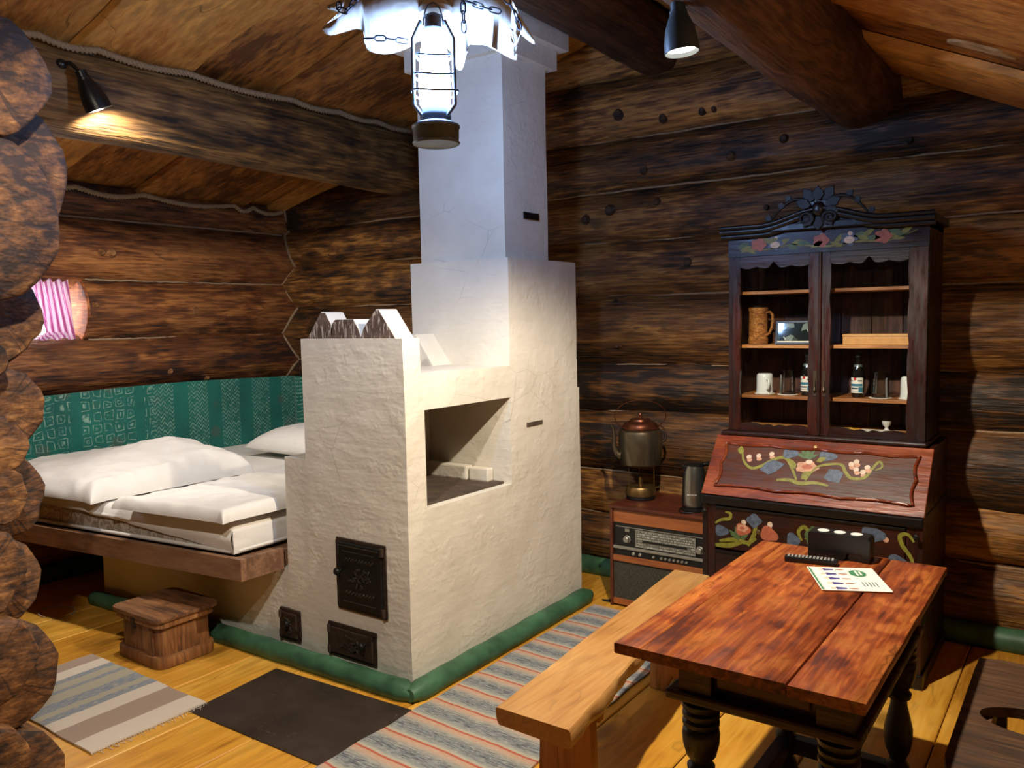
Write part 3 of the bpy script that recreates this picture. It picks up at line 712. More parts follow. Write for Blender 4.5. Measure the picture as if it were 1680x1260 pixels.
obj('piping', MB().tube([bedmap(Vector(p)) for p in pp], 0.011, 8), M['linen'], mt, smooth=60)
d1 = soft_slab(-5.345, -4.215, 2.27, 3.16, 0.694, 0.79, 0, lambda x, y: 0.085*math.exp(-((x+4.62)**2/0.10+(y-2.98)**2/0.05))+0.035*math.sin((x+5.4)*2.2)*math.sin((y-2.2)*2.5)-0.04*max(0, (2.45-y)/0.2)+0.008*noise.noise(Vector((x*3, y*12, 0))), 72, 0.075, 5, 0.016, 72).warp(bedmap)
tag(obj('folded_duvet', d1, M['linen'], None, smooth=80), 'puffy folded white duvet on the window side of the bed', 'duvet', 'folded duvets on the bed')
d2 = soft_slab(-3.985, -3.235, 2.235, 3.05, 0.694, 0.742, 0, lambda x, y: 0.014*math.sin((x+4)*3)+0.006*noise.noise(Vector((x*4, y*9, 3))), 64, 0.032, 8, 0.007, 64).warp(bedmap)
tag(obj('folded_duvet', d2, M['linen'], None, smooth=80), 'flat folded white duvet nearest the stove on the bed', 'duvet', 'folded duvets on the bed')
def pillow(cx, cy, z, a, b, h, rot, seed):
    mb = MB(); vs = []; fs = []; n = 28
    for s in (1, -1):
        for j in range(n+1):
            for i in range(n+1):
                u, v = -1+2*i/n, -1+2*j/n; e = max(0, (1-abs(u)**2.6)*(1-abs(v)**2.6))**0.42
                pin = 1-0.06*(1-abs(u))*(abs(v) > 0.9)
                x, y = u*a*(1-0.07*(1-v*v)*abs(u)**3), v*b*(1-0.07*(1-u*u)*abs(v)**3)
                zz = (h if s > 0 else -h*0.35)*e + 0.008*e*noise.noise(Vector((x*8, y*8, seed)))
                c_, s_ = math.cos(rot), math.sin(rot); vs.append((cx+x*c_-y*s_, cy+x*s_+y*c_, z+zz))
    N = (n+1)**2
    for j in range(n):
        for i in range(n):
            p = j*(n+1)+i; fs.append((p, p+1, p+n+2, p+n+1)); fs.append((N+p, N+p+n+1, N+p+n+2, N+p+1))
    return mb.add(vs, fs)
tag(obj('pillow', pillow(-4.42, 3.86, 0.755, 0.40, 0.34, 0.15, 0.06, 3), M['linen'], None, smooth=80), 'plump white pillow at the head of the bed beside the stove', 'pillow')

# ================================================================== wall hanging
def hang_mb():
    vs = []; fs = []; n = 110; m = 14
    for i in range(n+1):
        s = 3.15*i/n
        for j in range(m+1):
            z = 0.60+(1.178-0.60)*j/m
            w_ = 0.008*math.sin(s*7)+0.010*noise.noise(Vector((s*2.5, z*2, 0)))*(1-j/m)
            if s < 2.12: x, y = -5.36+w_*0.4, 2.30+s
            else:
                q = s-2.12; x, y = -5.36+q, 4.40-0.012*abs(math.sin(q*26))*(1.1-j/m*0.6)
                if q < 0.03: x, y = -5.36+q, 4.40-w_*0.3
            zz = z + (0.02*math.sin(s*1.7)+0.012*(s-1.0)*0.5 if j == m else 0)
            vs.append((x, y, zz))
    N = len(vs)
    vs += [(x-0.003, y+0.003, z) for x, y, z in vs]
    for i in range(n):
        for j in range(m):
            p = i*(m+1)+j; fs.append((p, p+1, p+m+2, p+m+1)); fs.append((N+p, N+p+m+1, N+p+m+2, N+p+1))
    return MB().add(vs, fs)
tag(obj('wall_hanging', hang_mb(), M['teal'], None, smooth=70), 'teal patterned cloth tacked to the log wall around the bed', 'wall cloth')

# ================================================================== curtain at the window
t = NT('pink_striped_curtain'); v = t.coords((1,1,1)); se = t.n('ShaderNodeSeparateXYZ'); t.l(v, se.inputs[0])
s_ = t.math('SINE', t.math('MULTIPLY', t.math('ADD', se.outputs[1], t.math('MULTIPLY', se.outputs[2], 0.12)), 300.0))
c_ = t.mix(t.rng(s_, -0.1, 0.6), srgb(240,228,238), srgb(196,120,170)); t.fin(c_, 0.9)
tr = t.n('ShaderNodeBsdfTranslucent'); t.l(c_, tr.inputs[0]); mx = t.n('ShaderNodeMixShader'); mx.inputs[0].default_value = 0.55
t.l(t.bsdf.outputs[0], mx.inputs[1]); t.l(tr.outputs[0], mx.inputs[2]); t.l(mx.outputs[0], t.out.inputs[0]); M['curtain'] = t.m
vs = []; fs = []; n, m = 60, 26
for j in range(m+1):
    k = j/m; z = 1.53+0.42*k
    for i in range(n+1):
        u = i/n; wd = 0.16+0.10*k+0.10*max(0, 0.12-k)/0.12
        y = 2.735-0.02*k - wd*(1-u); x = -5.50 + 0.016*math.sin(u*26)+(-0.02*k) + 0.02*max(0, 0.2-k)/0.2*noise.noise(Vector((u*9, k*20, 0)))
        vs.append((x, y, z+0.006*math.sin(u*19)*(k < 0.08)))
for j in range(m):
    for i in range(n): p = j*(n+1)+i; fs.append((p, p+1, p+n+2, p+n+1))
N = len(vs); vs += [(x-0.002, y, z) for x, y, z in vs]; fs += [tuple(q+N for q in reversed(f)) for f in list(fs)]
tag(obj('curtain', MB().add(vs, fs), M['curtain'], None, smooth=70), 'pink and white striped curtain bunched at the bright window', 'curtain')

# ================================================================== floor coverings
def stripes_x(name, stops, x0, x1, noise_cols=None):
    t = NT(name); v = t.coords((1,1,1)); se = t.n('ShaderNodeSeparateXYZ'); t.l(v, se.inputs[0])
    wv = t.noise(t.coords((30, 4, 1)), 1.0, 3); f = t.rng(t.math('ADD', se.outputs[0], t.math('MULTIPLY_ADD', wv, 0.012, -0.006)), x0, x1)
    col = t.ramp(f, stops, 'CONSTANT'); fine = t.noise(t.coords((320, 28, 1)), 1.0, 3, 0.7)
    mask = t.ramp(f, [(p, (1,1,1,1) if c[2] > c[0]*1.05 else (0.15,0.15,0.15,1)) for p, c in stops], 'CONSTANT')
    col = t.mix(t.math('MULTIPLY', t.rng(fine, 0.45, 0.62), mask), col, srgb(184,174,152))
    weave = t.noise(t.coords((420, 420, 1)), 1.0, 2)
    return t.fin(col, 0.95, t.bump(t.math('ADD', weave, fine), 0.35, 0.006))
cr, tp, bg, bu = srgb(214,200,182), srgb(164,142,124), srgb(172,164,142), srgb(112,128,146)
M['rug_left'] = stripes_x('striped_rag_rug', [(0,tp),(0.10,cr),(0.19,bu),(0.235,bg),(0.30,bu),(0.335,bg),(0.42,bu),(0.50,bg),(0.545,bu),(0.60,cr),(0.70,tp),(0.86,cr)], -3.97, -3.03)
def rug_mb(x0, x1, y0, y1, th, seed, step=0.03, amp=0.004):
    n = int((x1-x0)/step); m = int((y1-y0)/step); vs = []; fs = []
    for k in (0, 1):
        for j in range(m+1):
            for i in range(n+1):
                x, y = x0+(x1-x0)*i/n, y0+(y1-y0)*j/m
                ex = 0.006*noise.noise(Vector((y*6, seed, 1))) if i in (0, n) else 0; ey = 0.006*noise.noise(Vector((x*6, seed, 2))) if j in (0, m) else 0
                vs.append((x+ex, y+ey, (th+amp*abs(noise.noise(Vector((x*4, y*4, seed))))) if k else 0.0015))
    N = (n+1)*(m+1)
    for j in range(m):
        for i in range(n):
            p = j*(n+1)+i; fs.append((p, p+n+1, p+n+2, p+1)); fs.append((N+p, N+p+1, N+p+n+2, N+p+n+1))
    ring = [i for i in range(n+1)]+[j*(n+1)+n for j in range(1, m+1)]+[m*(n+1)+i for i in range(n-1, -1, -1)]+[j*(n+1) for j in range(m-1, 0, -1)]
    for a, b in zip(ring, ring[1:]+ring[:1]): fs.append((a, b, b+N, a+N))
    return MB().add(vs, fs)
rl = thing('rag_rug', 'small cream and blue striped rag rug beside the log ends', 'rug', (-3.5, 1.72, 0))
obj('woven_mat', rug_mb(-3.965, -3.035, 1.475, 1.965, 0.008, 1), M['rug_left'], rl, smooth=60)
fr = MB(); rr_ = random.Random(4)
for k in range(46):
    y = 1.48+0.48*k/45; L = rr_.uniform(0.012, 0.04); fr.tube([(-3.036, y, 0.005), (-3.036+L*0.5, y+rr_.uniform(-.005,.005), 0.004), (-3.036+L, y+rr_.uniform(-.012,.012), 0.003)], 0.0012, 4)
fo = obj('fringe', fr, M['linen_cream'], rl); fo['kind'] = 'stuff'
def runner_mat():
    t = NT('blue_grey_rag_runner'); v = t.coords((1,1,1)); se = t.n('ShaderNodeSeparateXYZ'); t.l(v, se.inputs[0])
    wob_ = t.noise(t.coords((5, 2, 1)), 1.0, 3); y = t.math('ADD', se.outputs[1], t.math('MULTIPLY_ADD', wob_, 0.03, -0.015))
    y = t.math('ADD', y, t.math('MULTIPLY', se.outputs[0], 0.04))
    per = 0.152; f = t.math('FRACT', t.math('DIVIDE', y, per))
    fine = t.noise(t.coords((16, 230, 1)), 1.0, 4, 0.7, 0.3); fine2 = t.noise(t.coords((34, 130, 1), 0), 1.0, 3, 0.7)
    base = t.ramp(f, [(0.0, srgb(168,150,128)), (0.12, srgb(176,166,148)), (0.2, srgb(150,154,150)), (0.5, srgb(128,136,142)), (0.75, srgb(160,158,150)), (0.92, srgb(186,150,126))])
    dk = t.math('MULTIPLY', t.rng(fine, 0.47, 0.56), t.rng(f, 0.14, 0.34)); dk = t.math('MULTIPLY', dk, t.rng(f, 0.62, 0.86, 1.0, 0.0))
    col = t.mix(t.math('MULTIPLY', dk, 0.85), base, srgb(58,60,72)); col = t.mix(t.math('MULTIPLY', t.rng(fine2, 0.52, 0.62), 0.35), col, srgb(196,190,176))
    red = t.rng(t.math('ABSOLUTE', t.math('SUBTRACT', f, 0.04)), 0.028, 0.04, 1.0, 0.0); col = t.mix(t.math('MULTIPLY', red, 0.85), col, srgb(176,70,48))
    return t.fin(col, 0.95, t.bump(t.math('ADD', fine, fine2), 0.35, 0.006))
M['runner'] = runner_mat()
tag(obj('rag_runner', rug_mb(-2.245, -1.60, 1.2, 3.885, 0.009, 2), M['runner'], None, smooth=60), 'long blue grey rag runner with red lines between stove and bench', 'rug')
tag(obj('metal_sheet', MB().prism([(-3.03,1.885),(-2.215,1.90),(-2.225,2.405),(-3.07,2.36)], (0,0,0.0005), (1,0,0), (0,1,0), (0,0,1), 0.003), M['sheet_metal'], None), 'dark worn sheet metal lying on the floor before the firebox', 'floor plate')
tag(obj('cable', MB().tube([(-4.75+0.10*math.cos(a)*1.2, 2.17+0.085*math.sin(a), 0.004) for a in [0.2+0.25*k for k in range(20)]], 0.0035, 6), plain('white_cable', srgb(210,200,180), 0.5), None, smooth=60), 'thin white cable looped on the floor under the bed', 'cable')

# ================================================================== wooden chest under the bed
M['chest'] = wood('worn_chest_wood', srgb(66,38,18), srgb(132,84,44), srgb(176,124,74), 2, 1.0, 0.6, srgb(54,32,18), 0.4, 0.2, 0.08, 0.2, patch=4)
M['chest_lid'] = wood('worn_chest_lid_wood', srgb(70,42,22), srgb(128,84,48), srgb(170,120,74), 0, 1.0, 0.6, srgb(44,28,18), 0.6, 0.3, 0.2, 0.2)
def rrect(x0, x1, y0, y1, r, k=5):
    p = []
    for cx, cy, a in ((x1-r, y0+r, -PI/2), (x1-r, y1-r, 0), (x0+r, y1-r, PI/2), (x0+r, y0+r, PI)):
        for i in range(k+1): p.append((cx+r*math.cos(a+PI/2*i/k), cy+r*math.sin(a+PI/2*i/k)))
    return p
ch = thing('wooden_chest', 'small old lidded wooden box standing under the bed edge', 'box', (-3.69, 2.18, 0))
X = (1,0,0); Y = (0,1,0); Z = (0,0,1)
obj('box_body', MB().prism(rrect(-3.865, -3.515, 2.055, 2.335, 0.05), (0,0,0.002), X, Y, Z, 0.225), M['chest'], ch, smooth=40)
obj('base_band', MB().prism(rrect(-3.885, -3.495, 2.035, 2.35, 0.06), (0,0,0.001), X, Y, Z, 0.055), M['chest'], ch, bevel=0.006, smooth=40)
lid = obj('lid', MB().prism(rrect(-3.897, -3.485, 2.022, 2.37, 0.05), (0,0,0.226), X, Y, Z, 0.022), M['chest_lid'], ch, bevel=0.007, smooth=40)
obj('lid_rim', MB().prism(rrect(-3.885, -3.495, 2.035, 2.355, 0.05), (0,0,0.198), X, Y, Z, 0.028), M['chest'], ch, smooth=40)
for dx in (0.0, 0.022): obj('stave_lap', MB().box(-3.60+dx, -3.588+dx, 2.046, 2.06, 0.055, 0.2), M['chest'], ch, bevel=0.002)
obj('latch', MB().box(-3.72, -3.69, 2.028, 2.04, 0.17, 0.235), M['iron_rust'], ch, bevel=0.003)
# ================================================================== dining table
M['table'] = wood('worn_red_table_wood', srgb(76,28,12), srgb(136,64,28), srgb(192,114,54), 1, 1.0, 0.36, srgb(70,26,12), 0.5, 0.25, 0.2, 0.3, 1.0, patch=7, flake=0.8)
M['table_dark'] = wood('dark_stained_table_wood', srgb(24,12,6), srgb(58,30,16), srgb(92,54,28), 0, 1.2, 0.45, None, 0, 0.1, 0.15, 0.3)
M['leg_black'] = plain('blackened_turned_wood', srgb(30,24,20), 0.4, 0, 0.35, 0.3, 30)
tb = thing('dining_table', 'old red brown wooden table with turned black legs', 'table', (-0.70, 2.43, 0))
def slab(x0, x1, y0, y1, z0, z1, seed, amp=0.004, n=40):
    vs = []; fs = []
    for k in range(n+1):
        y = y0+(y1-y0)*k/n; a = x0+amp*noise.noise(Vector((y*6, seed, 0))); b = x1+amp*noise.noise(Vector((y*6, seed, 5)))
        h = (z1-z0)
        e = 0.0022; vs += [(a+e, y, z0), (b-e, y, z0), (b, y, z0+e*2), (b, y, z1-e), (b-e, y, z1), (a+e, y, z1), (a, y, z1-e), (a, y, z0+e*2)]
    m = 8
    for k in range(n):
        for i in range(m): fs.append((k*m+i, k*m+(i+1) % m, (k+1)*m+(i+1) % m, (k+1)*m+i))
    fs += [tuple(range(m-1, -1, -1)), tuple(n*m+i for i in range(m))]
    return MB().add(vs, fs)
obj('table_plank', slab(-1.012, -0.9352, 1.852, 3.022, 0.722, 0.750, 1, 0.0008), M['table'], tb, smooth=50)
obj('table_plank', slab(-0.9345, -0.565, 1.850, 3.020, 0.722, 0.750, 2, 0.0008), M['table'], tb, smooth=50)
obj('table_plank', slab(-0.560, -0.388, 1.846, 3.012, 0.722, 0.7495, 3, 0.0018), M['table'], tb, smooth=50)
lx, ly = (-0.845, -0.487), (2.03, 2.78)
ap = MB(); ap.box(-0.83, -0.51, 2.012, 2.034, 0.60, 0.722); obj('apron', ap, M['table_dark'], tb)
ap = MB(); ap.box(-0.83, -0.51, 2.776, 2.798, 0.60, 0.722); obj('apron', ap, M['table_dark'], tb)
for x in (-0.865, -0.489): obj('apron', MB().box(x, x+0.022, 2.05, 2.76, 0.60, 0.722), M['table_dark'], tb)
obj('drawer_front', MB().box(-0.79, -0.55, 2.000, 2.012, 0.625, 0.708), M['table_dark'], tb, bevel=0.004)
obj('frame_moulding', MB().box(-0.925, -0.425, 1.972, 2.052, 0.575, 0.602), M['table_dark'], tb, bevel=0.008)
obj('frame_moulding', MB().box(-0.925, -0.425, 2.75, 2.83, 0.575, 0.602), M['table_dark'], tb, bevel=0.008)
for x in (-0.925, -0.485): obj('frame_moulding', MB().box(x, x+0.06, 2.054, 2.748, 0.577, 0.60), M['table_dark'], tb, bevel=0.008)
legp = [(0.028,0.0),(0.038,0.01),(0.042,0.03),(0.036,0.055),(0.022,0.075),(0.036,0.085),(0.036,0.15),(0.024,0.165),(0.026,0.175),(0.037,0.20),(0.043,0.235),(0.043,0.27),(0.034,0.31),(0.026,0.345),(0.024,0.365),(0.036,0.372),(0.038,0.385),(0.030,0.395),(0.028,0.40),(0.040,0.415),(0.049,0.45),(0.051,0.475),(0.048,0.492),(0.043,0.496),(0.050,0.503),(0.050,0.512),(0.043,0.518),(0.050,0.526),(0.050,0.536),(0.043,0.542),(0.051,0.550),(0.051,0.562),(0.042,0.568),(0.044,0.576)]
for x in lx:
    for y in ly:
        lg = obj('leg', MB().lathe(legp, (x, y, 0.0), Z, 22), M['leg_black'], tb, smooth=45)
        obj('leg_block', MB().box(x-0.045, x+0.045, y-0.045, y+0.045, 0.60, 0.722), M['table_dark'], lg, bevel=0.003)
for y in ly: obj('stretcher', MB().box(lx[0]+0.03, lx[1]-0.03, y-0.022, y+0.022, 0.09, 0.145), M['leg_black'], tb, bevel=0.004)
for x in lx: obj('stretcher', MB().box(x-0.022, x+0.022, ly[0]+0.03, ly[1]-0.03, 0.09, 0.145), M['leg_black'], tb, bevel=0.004)

# ================================================================== bench
M['bench'] = wood('pale_pine_bench', srgb(140,90,42), srgb(186,134,74), srgb(208,160,98), 1, 0.9, 0.48, srgb(134,88,44), 0.35, 0.4, 0.08, 0.2, 0.85, cracks=0.4, flake=0.3)
M['bench_edge'] = wood('bench_leg_pine', srgb(130,78,34), srgb(182,118,58), srgb(206,146,82), 2, 0.9, 0.55, srgb(120,74,36), 0.4, 0.4, 0.1, 0.2)
be = thing('bench', 'long pale pine plank bench beside the table', 'bench', (-1.37, 2.65, 0))
def bx(t, s): return (-1.432-0.115*t) if s < 0 else (-1.172-0.205*t)
vs = []; fs = []; n = 46
for k in range(n+1):
    t_ = k/n; y = 1.885+1.52*t_
    w0 = 0.006*noise.noise(Vector((y*3, 1, 0))); w1 = 0.016*noise.noise(Vector((y*4, 4, 0)))+0.006*noise.noise(Vector((y*14, 4, 2)))
    a, b = bx(t_, -1)+w0, bx(t_, 1)+w1*0.4
    vs += [(a+0.010, y, 0.397), (b-0.004+w1, y, 0.392), (b+0.004+w1*1.0, y, 0.415), (b, y, 0.443), (b-0.006, y, 0.449), (a+0.004, y, 0.449), (a, y, 0.444), (a+0.002, y, 0.415)]
m = 8
for k in range(n):
    for i in range(m): fs.append((k*m+i, k*m+(i+1) % m, (k+1)*m+(i+1) % m, (k+1)*m+i))
fs += [tuple(range(m-1, -1, -1)), tuple(n*m+i for i in range(m))]
obj('seat_plank', MB().add(vs, fs), M['bench'], be, smooth=40)
for yy, t_ in ((2.10, 0.15), (3.13, 0.82)):
    c = (bx(t_, -1)+bx(t_, 1))/2; hw = 0.105
    obj('board_leg', MB().prism([(-hw*0.86, 0.393), (hw*0.86, 0.393), (hw, 0.001), (hw*0.35, 0.001), (0.0, 0.075), (-hw*0.35, 0.001), (-hw, 0.001)], (c, yy, 0), X, Z, Y, 0.042), M['bench_edge'], be, bevel=0.003)
    obj('leg_cleat', MB().box(c-0.10, c+0.10, yy+0.044, yy+0.074, 0.345, 0.393), M['bench_edge'], be, bevel=0.003)

# ================================================================== stool at the right edge
M['stool'] = wood('dark_worn_stool_wood', srgb(38,24,15), srgb(74,50,33), srgb(112,80,54), 0, 1.1, 0.6, srgb(28,18,12), 0.5, 0.2, 0.2, 0.2)
so = thing('stool', 'dark worn wooden stool with a hand slot at the right edge', 'stool', (-0.10, 2.68, 0))
sx0, sx1, sy0, sy1 = -0.292, 0.10, 2.22, 3.05
slot = [(-0.105+0.140*math.cos(a), 2.615+0.085*math.sin(a)) for a in [2*PI*k/28 for k in range(28)]]
def slab_with_hole(outer, inner, z0, z1):
    """outer and inner loops are star shaped about the slot centre; bridged ring by ring"""
    cx = sum(p[0] for p in inner)/len(inner); cy = sum(p[1] for p in inner)/len(inner); N = len(inner); out = []
    for px, py in inner:
        a = math.atan2((py-cy)*1.0, px-cx); dx, dy = math.cos(a), math.sin(a); best = 9
        k = len(outer)
        for i in range(k):
            x1_, y1_ = outer[i]; x2_, y2_ = outer[(i+1) % k]; ex, ey = x2_-x1_, y2_-y1_; den = dx*ey-dy*ex
            if abs(den) < 1e-9: continue
            tt = ((x1_-cx)*ey-(y1_-cy)*ex)/den; ss = ((x1_-cx)*dy-(y1_-cy)*dx)/den
            if tt > 0 and -1e-6 <= ss <= 1+1e-6: best = min(best, tt)
        out.append((cx+dx*best, cy+dy*best))
    vs = [(x, y, z1) for x, y in out]+[(x, y, z1) for x, y in inner]+[(x, y, z0) for x, y in out]+[(x, y, z0) for x, y in inner]; fs = []
    for i in range(N):
        j = (i+1) % N
        fs += [(i, j, N+j, N+i), (2*N+j, 2*N+i, 3*N+i, 3*N+j), (i, 2*N+i, 2*N+j, j), (N+i, N+j, 3*N+j, 3*N+i)]
    return MB().add(vs, fs)
outer = rrect(sx0, sx1, sy0, sy1, 0.03, 6)
slot2 = []
for k in range(72):
    a = 2*PI*k/72; slot2.append((-0.105+0.140*math.cos(a), 2.615+0.085*math.sin(a)))
obj('seat', slab_with_hole(outer, slot2, 0.425, 0.455), M['stool'], so, smooth=40)
for x in (sx0+0.05, sx1-0.09):
    for y in (sy0+0.05, sy1-0.09): obj('leg', MB().box(x, x+0.04, y, y+0.04, 0.001, 0.425), M['stool'], so, bevel=0.003)
obj('apron_rail', MB().box(sx0+0.055, sx0+0.075, sy0+0.09, sy1-0.09, 0.36, 0.424), M['stool'], so)
obj('apron_rail', MB().box(sx1-0.075, sx1-0.055, sy0+0.09, sy1-0.09, 0.36, 0.424), M['stool'], so)

# ================================================================== secretary cabinet
M['mahog'] = wood('red_brown_painted_wood', srgb(18,7,5), srgb(38,15,10), srgb(66,28,18), 0, 1.4, 0.36, srgb(14,7,5), 0.45, 0.0, 0.06, 0.2, 0.9, cracks=0.3)
M['mahog_v'] = wood('dark_mahogany_upright', srgb(18,8,6), srgb(38,15,10), srgb(70,29,19), 2, 1.4, 0.34, srgb(14,7,6), 0.45, 0.0, 0.08, 0.2, 0.9, cracks=0.3)
M['lid_red'] = wood('red_lid_wood', srgb(66,24,11), srgb(116,48,22), srgb(158,80,42), 0, 1.6, 0.33, srgb(58,21,11), 0.5, 0.0, 0.08, 0.2, 1.0, cracks=0.2, patch=5)
M['lid_panel'] = wood('dark_lid_panel', srgb(44,20,12), srgb(74,37,22), srgb(98,54,34), 0, 1.4, 0.36, None, 0, 0.0, 0.04, 0.2, 0.8, cracks=0.2)
M['ebony'] = plain('black_carved_wood', srgb(14,10,9), 0.36, 0, 0.3, 0.3, 30); M['carved'] = plain('dull_black_carving', srgb(9,7,6), 0.55, 0, 0.3)
M['shelf'] = wood('pine_shelf_wood', srgb(112,64,28), srgb(164,104,52), srgb(192,134,74), 0, 1.0, 0.5, knots=0)
M['cab_inside'] = wood('brown_cabinet_back', srgb(30,14,7), srgb(60,30,15), srgb(92,50,26), 2, 1.0, 0.6, knots=0)
M['glass'] = None
def glassmat():
    t = NT('clear_glass_pane'); tr = t.n('ShaderNodeBsdfTransparent'); tr.inputs[0].default_value = (0.97, 0.98, 0.97, 1)
    gl = t.n('ShaderNodeBsdfGlossy'); gl.inputs['Roughness'].default_value = 0.03
    fr_ = t.n('ShaderNodeFresnel'); fr_.inputs[0].default_value = 1.45; mx = t.n('ShaderNodeMixShader')
    t.l(t.math('MULTIPLY', fr_.outputs[0], 0.45), mx.inputs[0]); t.l(tr.outputs[0], mx.inputs[1]); t.l(gl.outputs[0], mx.inputs[2]); t.l(mx.outputs[0], t.out.inputs[0]); t.t.nodes.remove(t.bsdf); return t.m
M['glass'] = glassmat()
def drinkglass():
    t = NT('drinking_glass'); t.fin((0.95, 0.97, 0.96, 1), 0.03, None, IOR=1.45); tr = t.n('ShaderNodeBsdfTransparent'); tr.inputs[0].default_value = (0.94, 0.95, 0.93, 1)
    gl = t.n('ShaderNodeBsdfGlossy'); gl.inputs['Roughness'].default_value = 0.05; lw = t.n('ShaderNodeLayerWeight'); lw.inputs[0].default_value = 0.45
    mx = t.n('ShaderNodeMixShader'); t.l(lw.outputs['Facing'], mx.inputs[0]); t.l(tr.outputs[0], mx.inputs[1]); t.l(gl.outputs[0], mx.inputs[2]); t.l(mx.outputs[0], t.out.inputs[0]); t.t.nodes.remove(t.bsdf); return t.m
M['tumbler'] = drinkglass()
cb = thing('secretary_cabinet', 'dark mahogany secretary cabinet with glazed doors and painted flowers', 'cabinet', (-1.07, 4.1, 0))
CX0, CX1, CY0, CY1 = -1.548, -0.575, 3.742, 4.385
# lower carcass
obj('side_panel', MB().prism([(CY0, 0.02), (CY1, 0.02), (CY1, 1.0), (3.955, 1.0), (CY0+0.012, 0.745), (CY0, 0.74)], (CX0, 0, 0), Y, Z, X, 0.024), M['mahog_v'], cb)
obj('side_panel', MB().prism([(CY0, 0.02), (CY1, 0.02), (CY1, 1.0), (3.955, 1.0), (CY0+0.012, 0.745), (CY0, 0.74)], (CX1-0.024, 0, 0), Y, Z, X, 0.024), M['mahog_v'], cb)
obj('back_panel', MB().box(CX0+0.024, CX1-0.024, CY1-0.018, CY1, 0.05, 1.0), M['cab_inside'], cb)
obj('plinth', MB().box(CX0-0.006, CX1+0.012, CY0-0.016, CY1, 0.0, 0.06), M['ebony'], cb, bevel=0.006)
for x in (CX0+0.024, CX1-0.064): obj('corner_post', MB().box(x, x+0.04, CY0+0.002, CY0+0.04, 0.06, 0.70), M['mahog_v'], cb, bevel=0.003)
obj('slide_rail', MB().box(CX0-0.004, CX1+0.004, CY0-0.014, CY1-0.02, 0.695, 0.738), M['ebony'], cb, bevel=0.008)
drz = [(0.068, 0.265), (0.275, 0.472), (0.482, 0.688)]
drawers = []
for a, b in drz:
    d = obj('drawer', MB().box(CX0+0.066, CX1-0.066, CY0-0.002, CY0+0.35, a, b), M['mahog'], cb, bevel=0.004)
    fm = MB(); e = 0.012
    x0, x1 = CX0+0.066, CX1-0.066
    obj('drawer_moulding', MB().box(x0, x1, CY0-0.008, CY0-0.002, b-e, b), M['ebony'], d, bevel=0.002)
    for k in (0.25, 0.75): obj('keyhole', MB().lathe([(0.012,0),(0.012,0.003),(0.006,0.005)], (x0+(x1-x0)*k, CY0-0.002, (a+b)/2), (0,-1,0), 12), plain('dull_brass', srgb(120,100,70), 0.4, 0.8), d)
    drawers.append(d)
for x in (CX0+0.02, CX1-0.02): obj('support_knob', MB().lathe([(0.005,0),(0.005,0.012),(0.011,0.014),(0.012,0.020),(0.006,0.026)], (x, CY0-0.012, 0.66), (0,-1,0), 12), M['iron'], cb, smooth=40)
# slant lid
L0, L1 = Vector((0, CY0-0.006, 0.742)), Vector((0, 3.948, 1.003)); lv = (L1-L0).normalized(); ln_ = Vector((0, -lv.z, lv.y)); LL = (L1-L0).length
lidw = CX1-CX0+0.012
def lp(u, v, h=0.0): return Vector((CX0-0.006+u*lidw, 0, 0))+L0+lv*(v*LL)+ln_*h
ld = obj('slant_lid', MB().prism([(0,0),(lidw,0),(lidw,LL),(0,LL)], lp(0,0,-0.024), X, lv, ln_, 0.024), M['lid_red'], cb, bevel=0.003, label='sloping red brown writing lid with carved panel')
def panel_outline(a, b, c, d, n=60, amp=0.016):
    """scalloped panel outline in lid coordinates (metres)"""
    pts = []
    for k in range(n):
        t_ = k/n; pts.append((a+(b-a)*t_, c+amp*0.6*abs(math.sin(3*PI*t_))-amp*0.3))
    for k in range(16): t_ = k/16; pts.append((b-amp*abs(math.sin(2*PI*t_))*0.8, c+(d-c)*t_))
    for k in range(n): t_ = k/n; pts.append((b+(a-b)*t_, d-amp*0.5*abs(math.sin(4*PI*t_))+amp*0.2))
    for k in range(16): t_ = k/16; pts.append((a+amp*abs(math.sin(2*PI*t_))*0.8, d+(c-d)*t_))
    return pts
po = panel_outline(0.06, lidw-0.05, 0.052, LL-0.05)
obj('lid_panel', MB().prism(po, lp(0,0,0.0), X, lv, ln_, 0.0015), M['lid_panel'], ld)
obj('panel_moulding', MB().tube([lp(0,0,0.004)+Vector(X)*p[0]+lv*p[1] for p in po], 0.0075, 6, closed=True), M['lid_red'], ld, smooth=60)
obj('lock_escutcheon', MB().lathe([(0.008,0),(0.008,0.003),(0.003,0.004)], lp(0.495, 0.90, 0.0), ln_, 10), plain('pale_brass', srgb(190,160,110), 0.4, 0.5), ld)
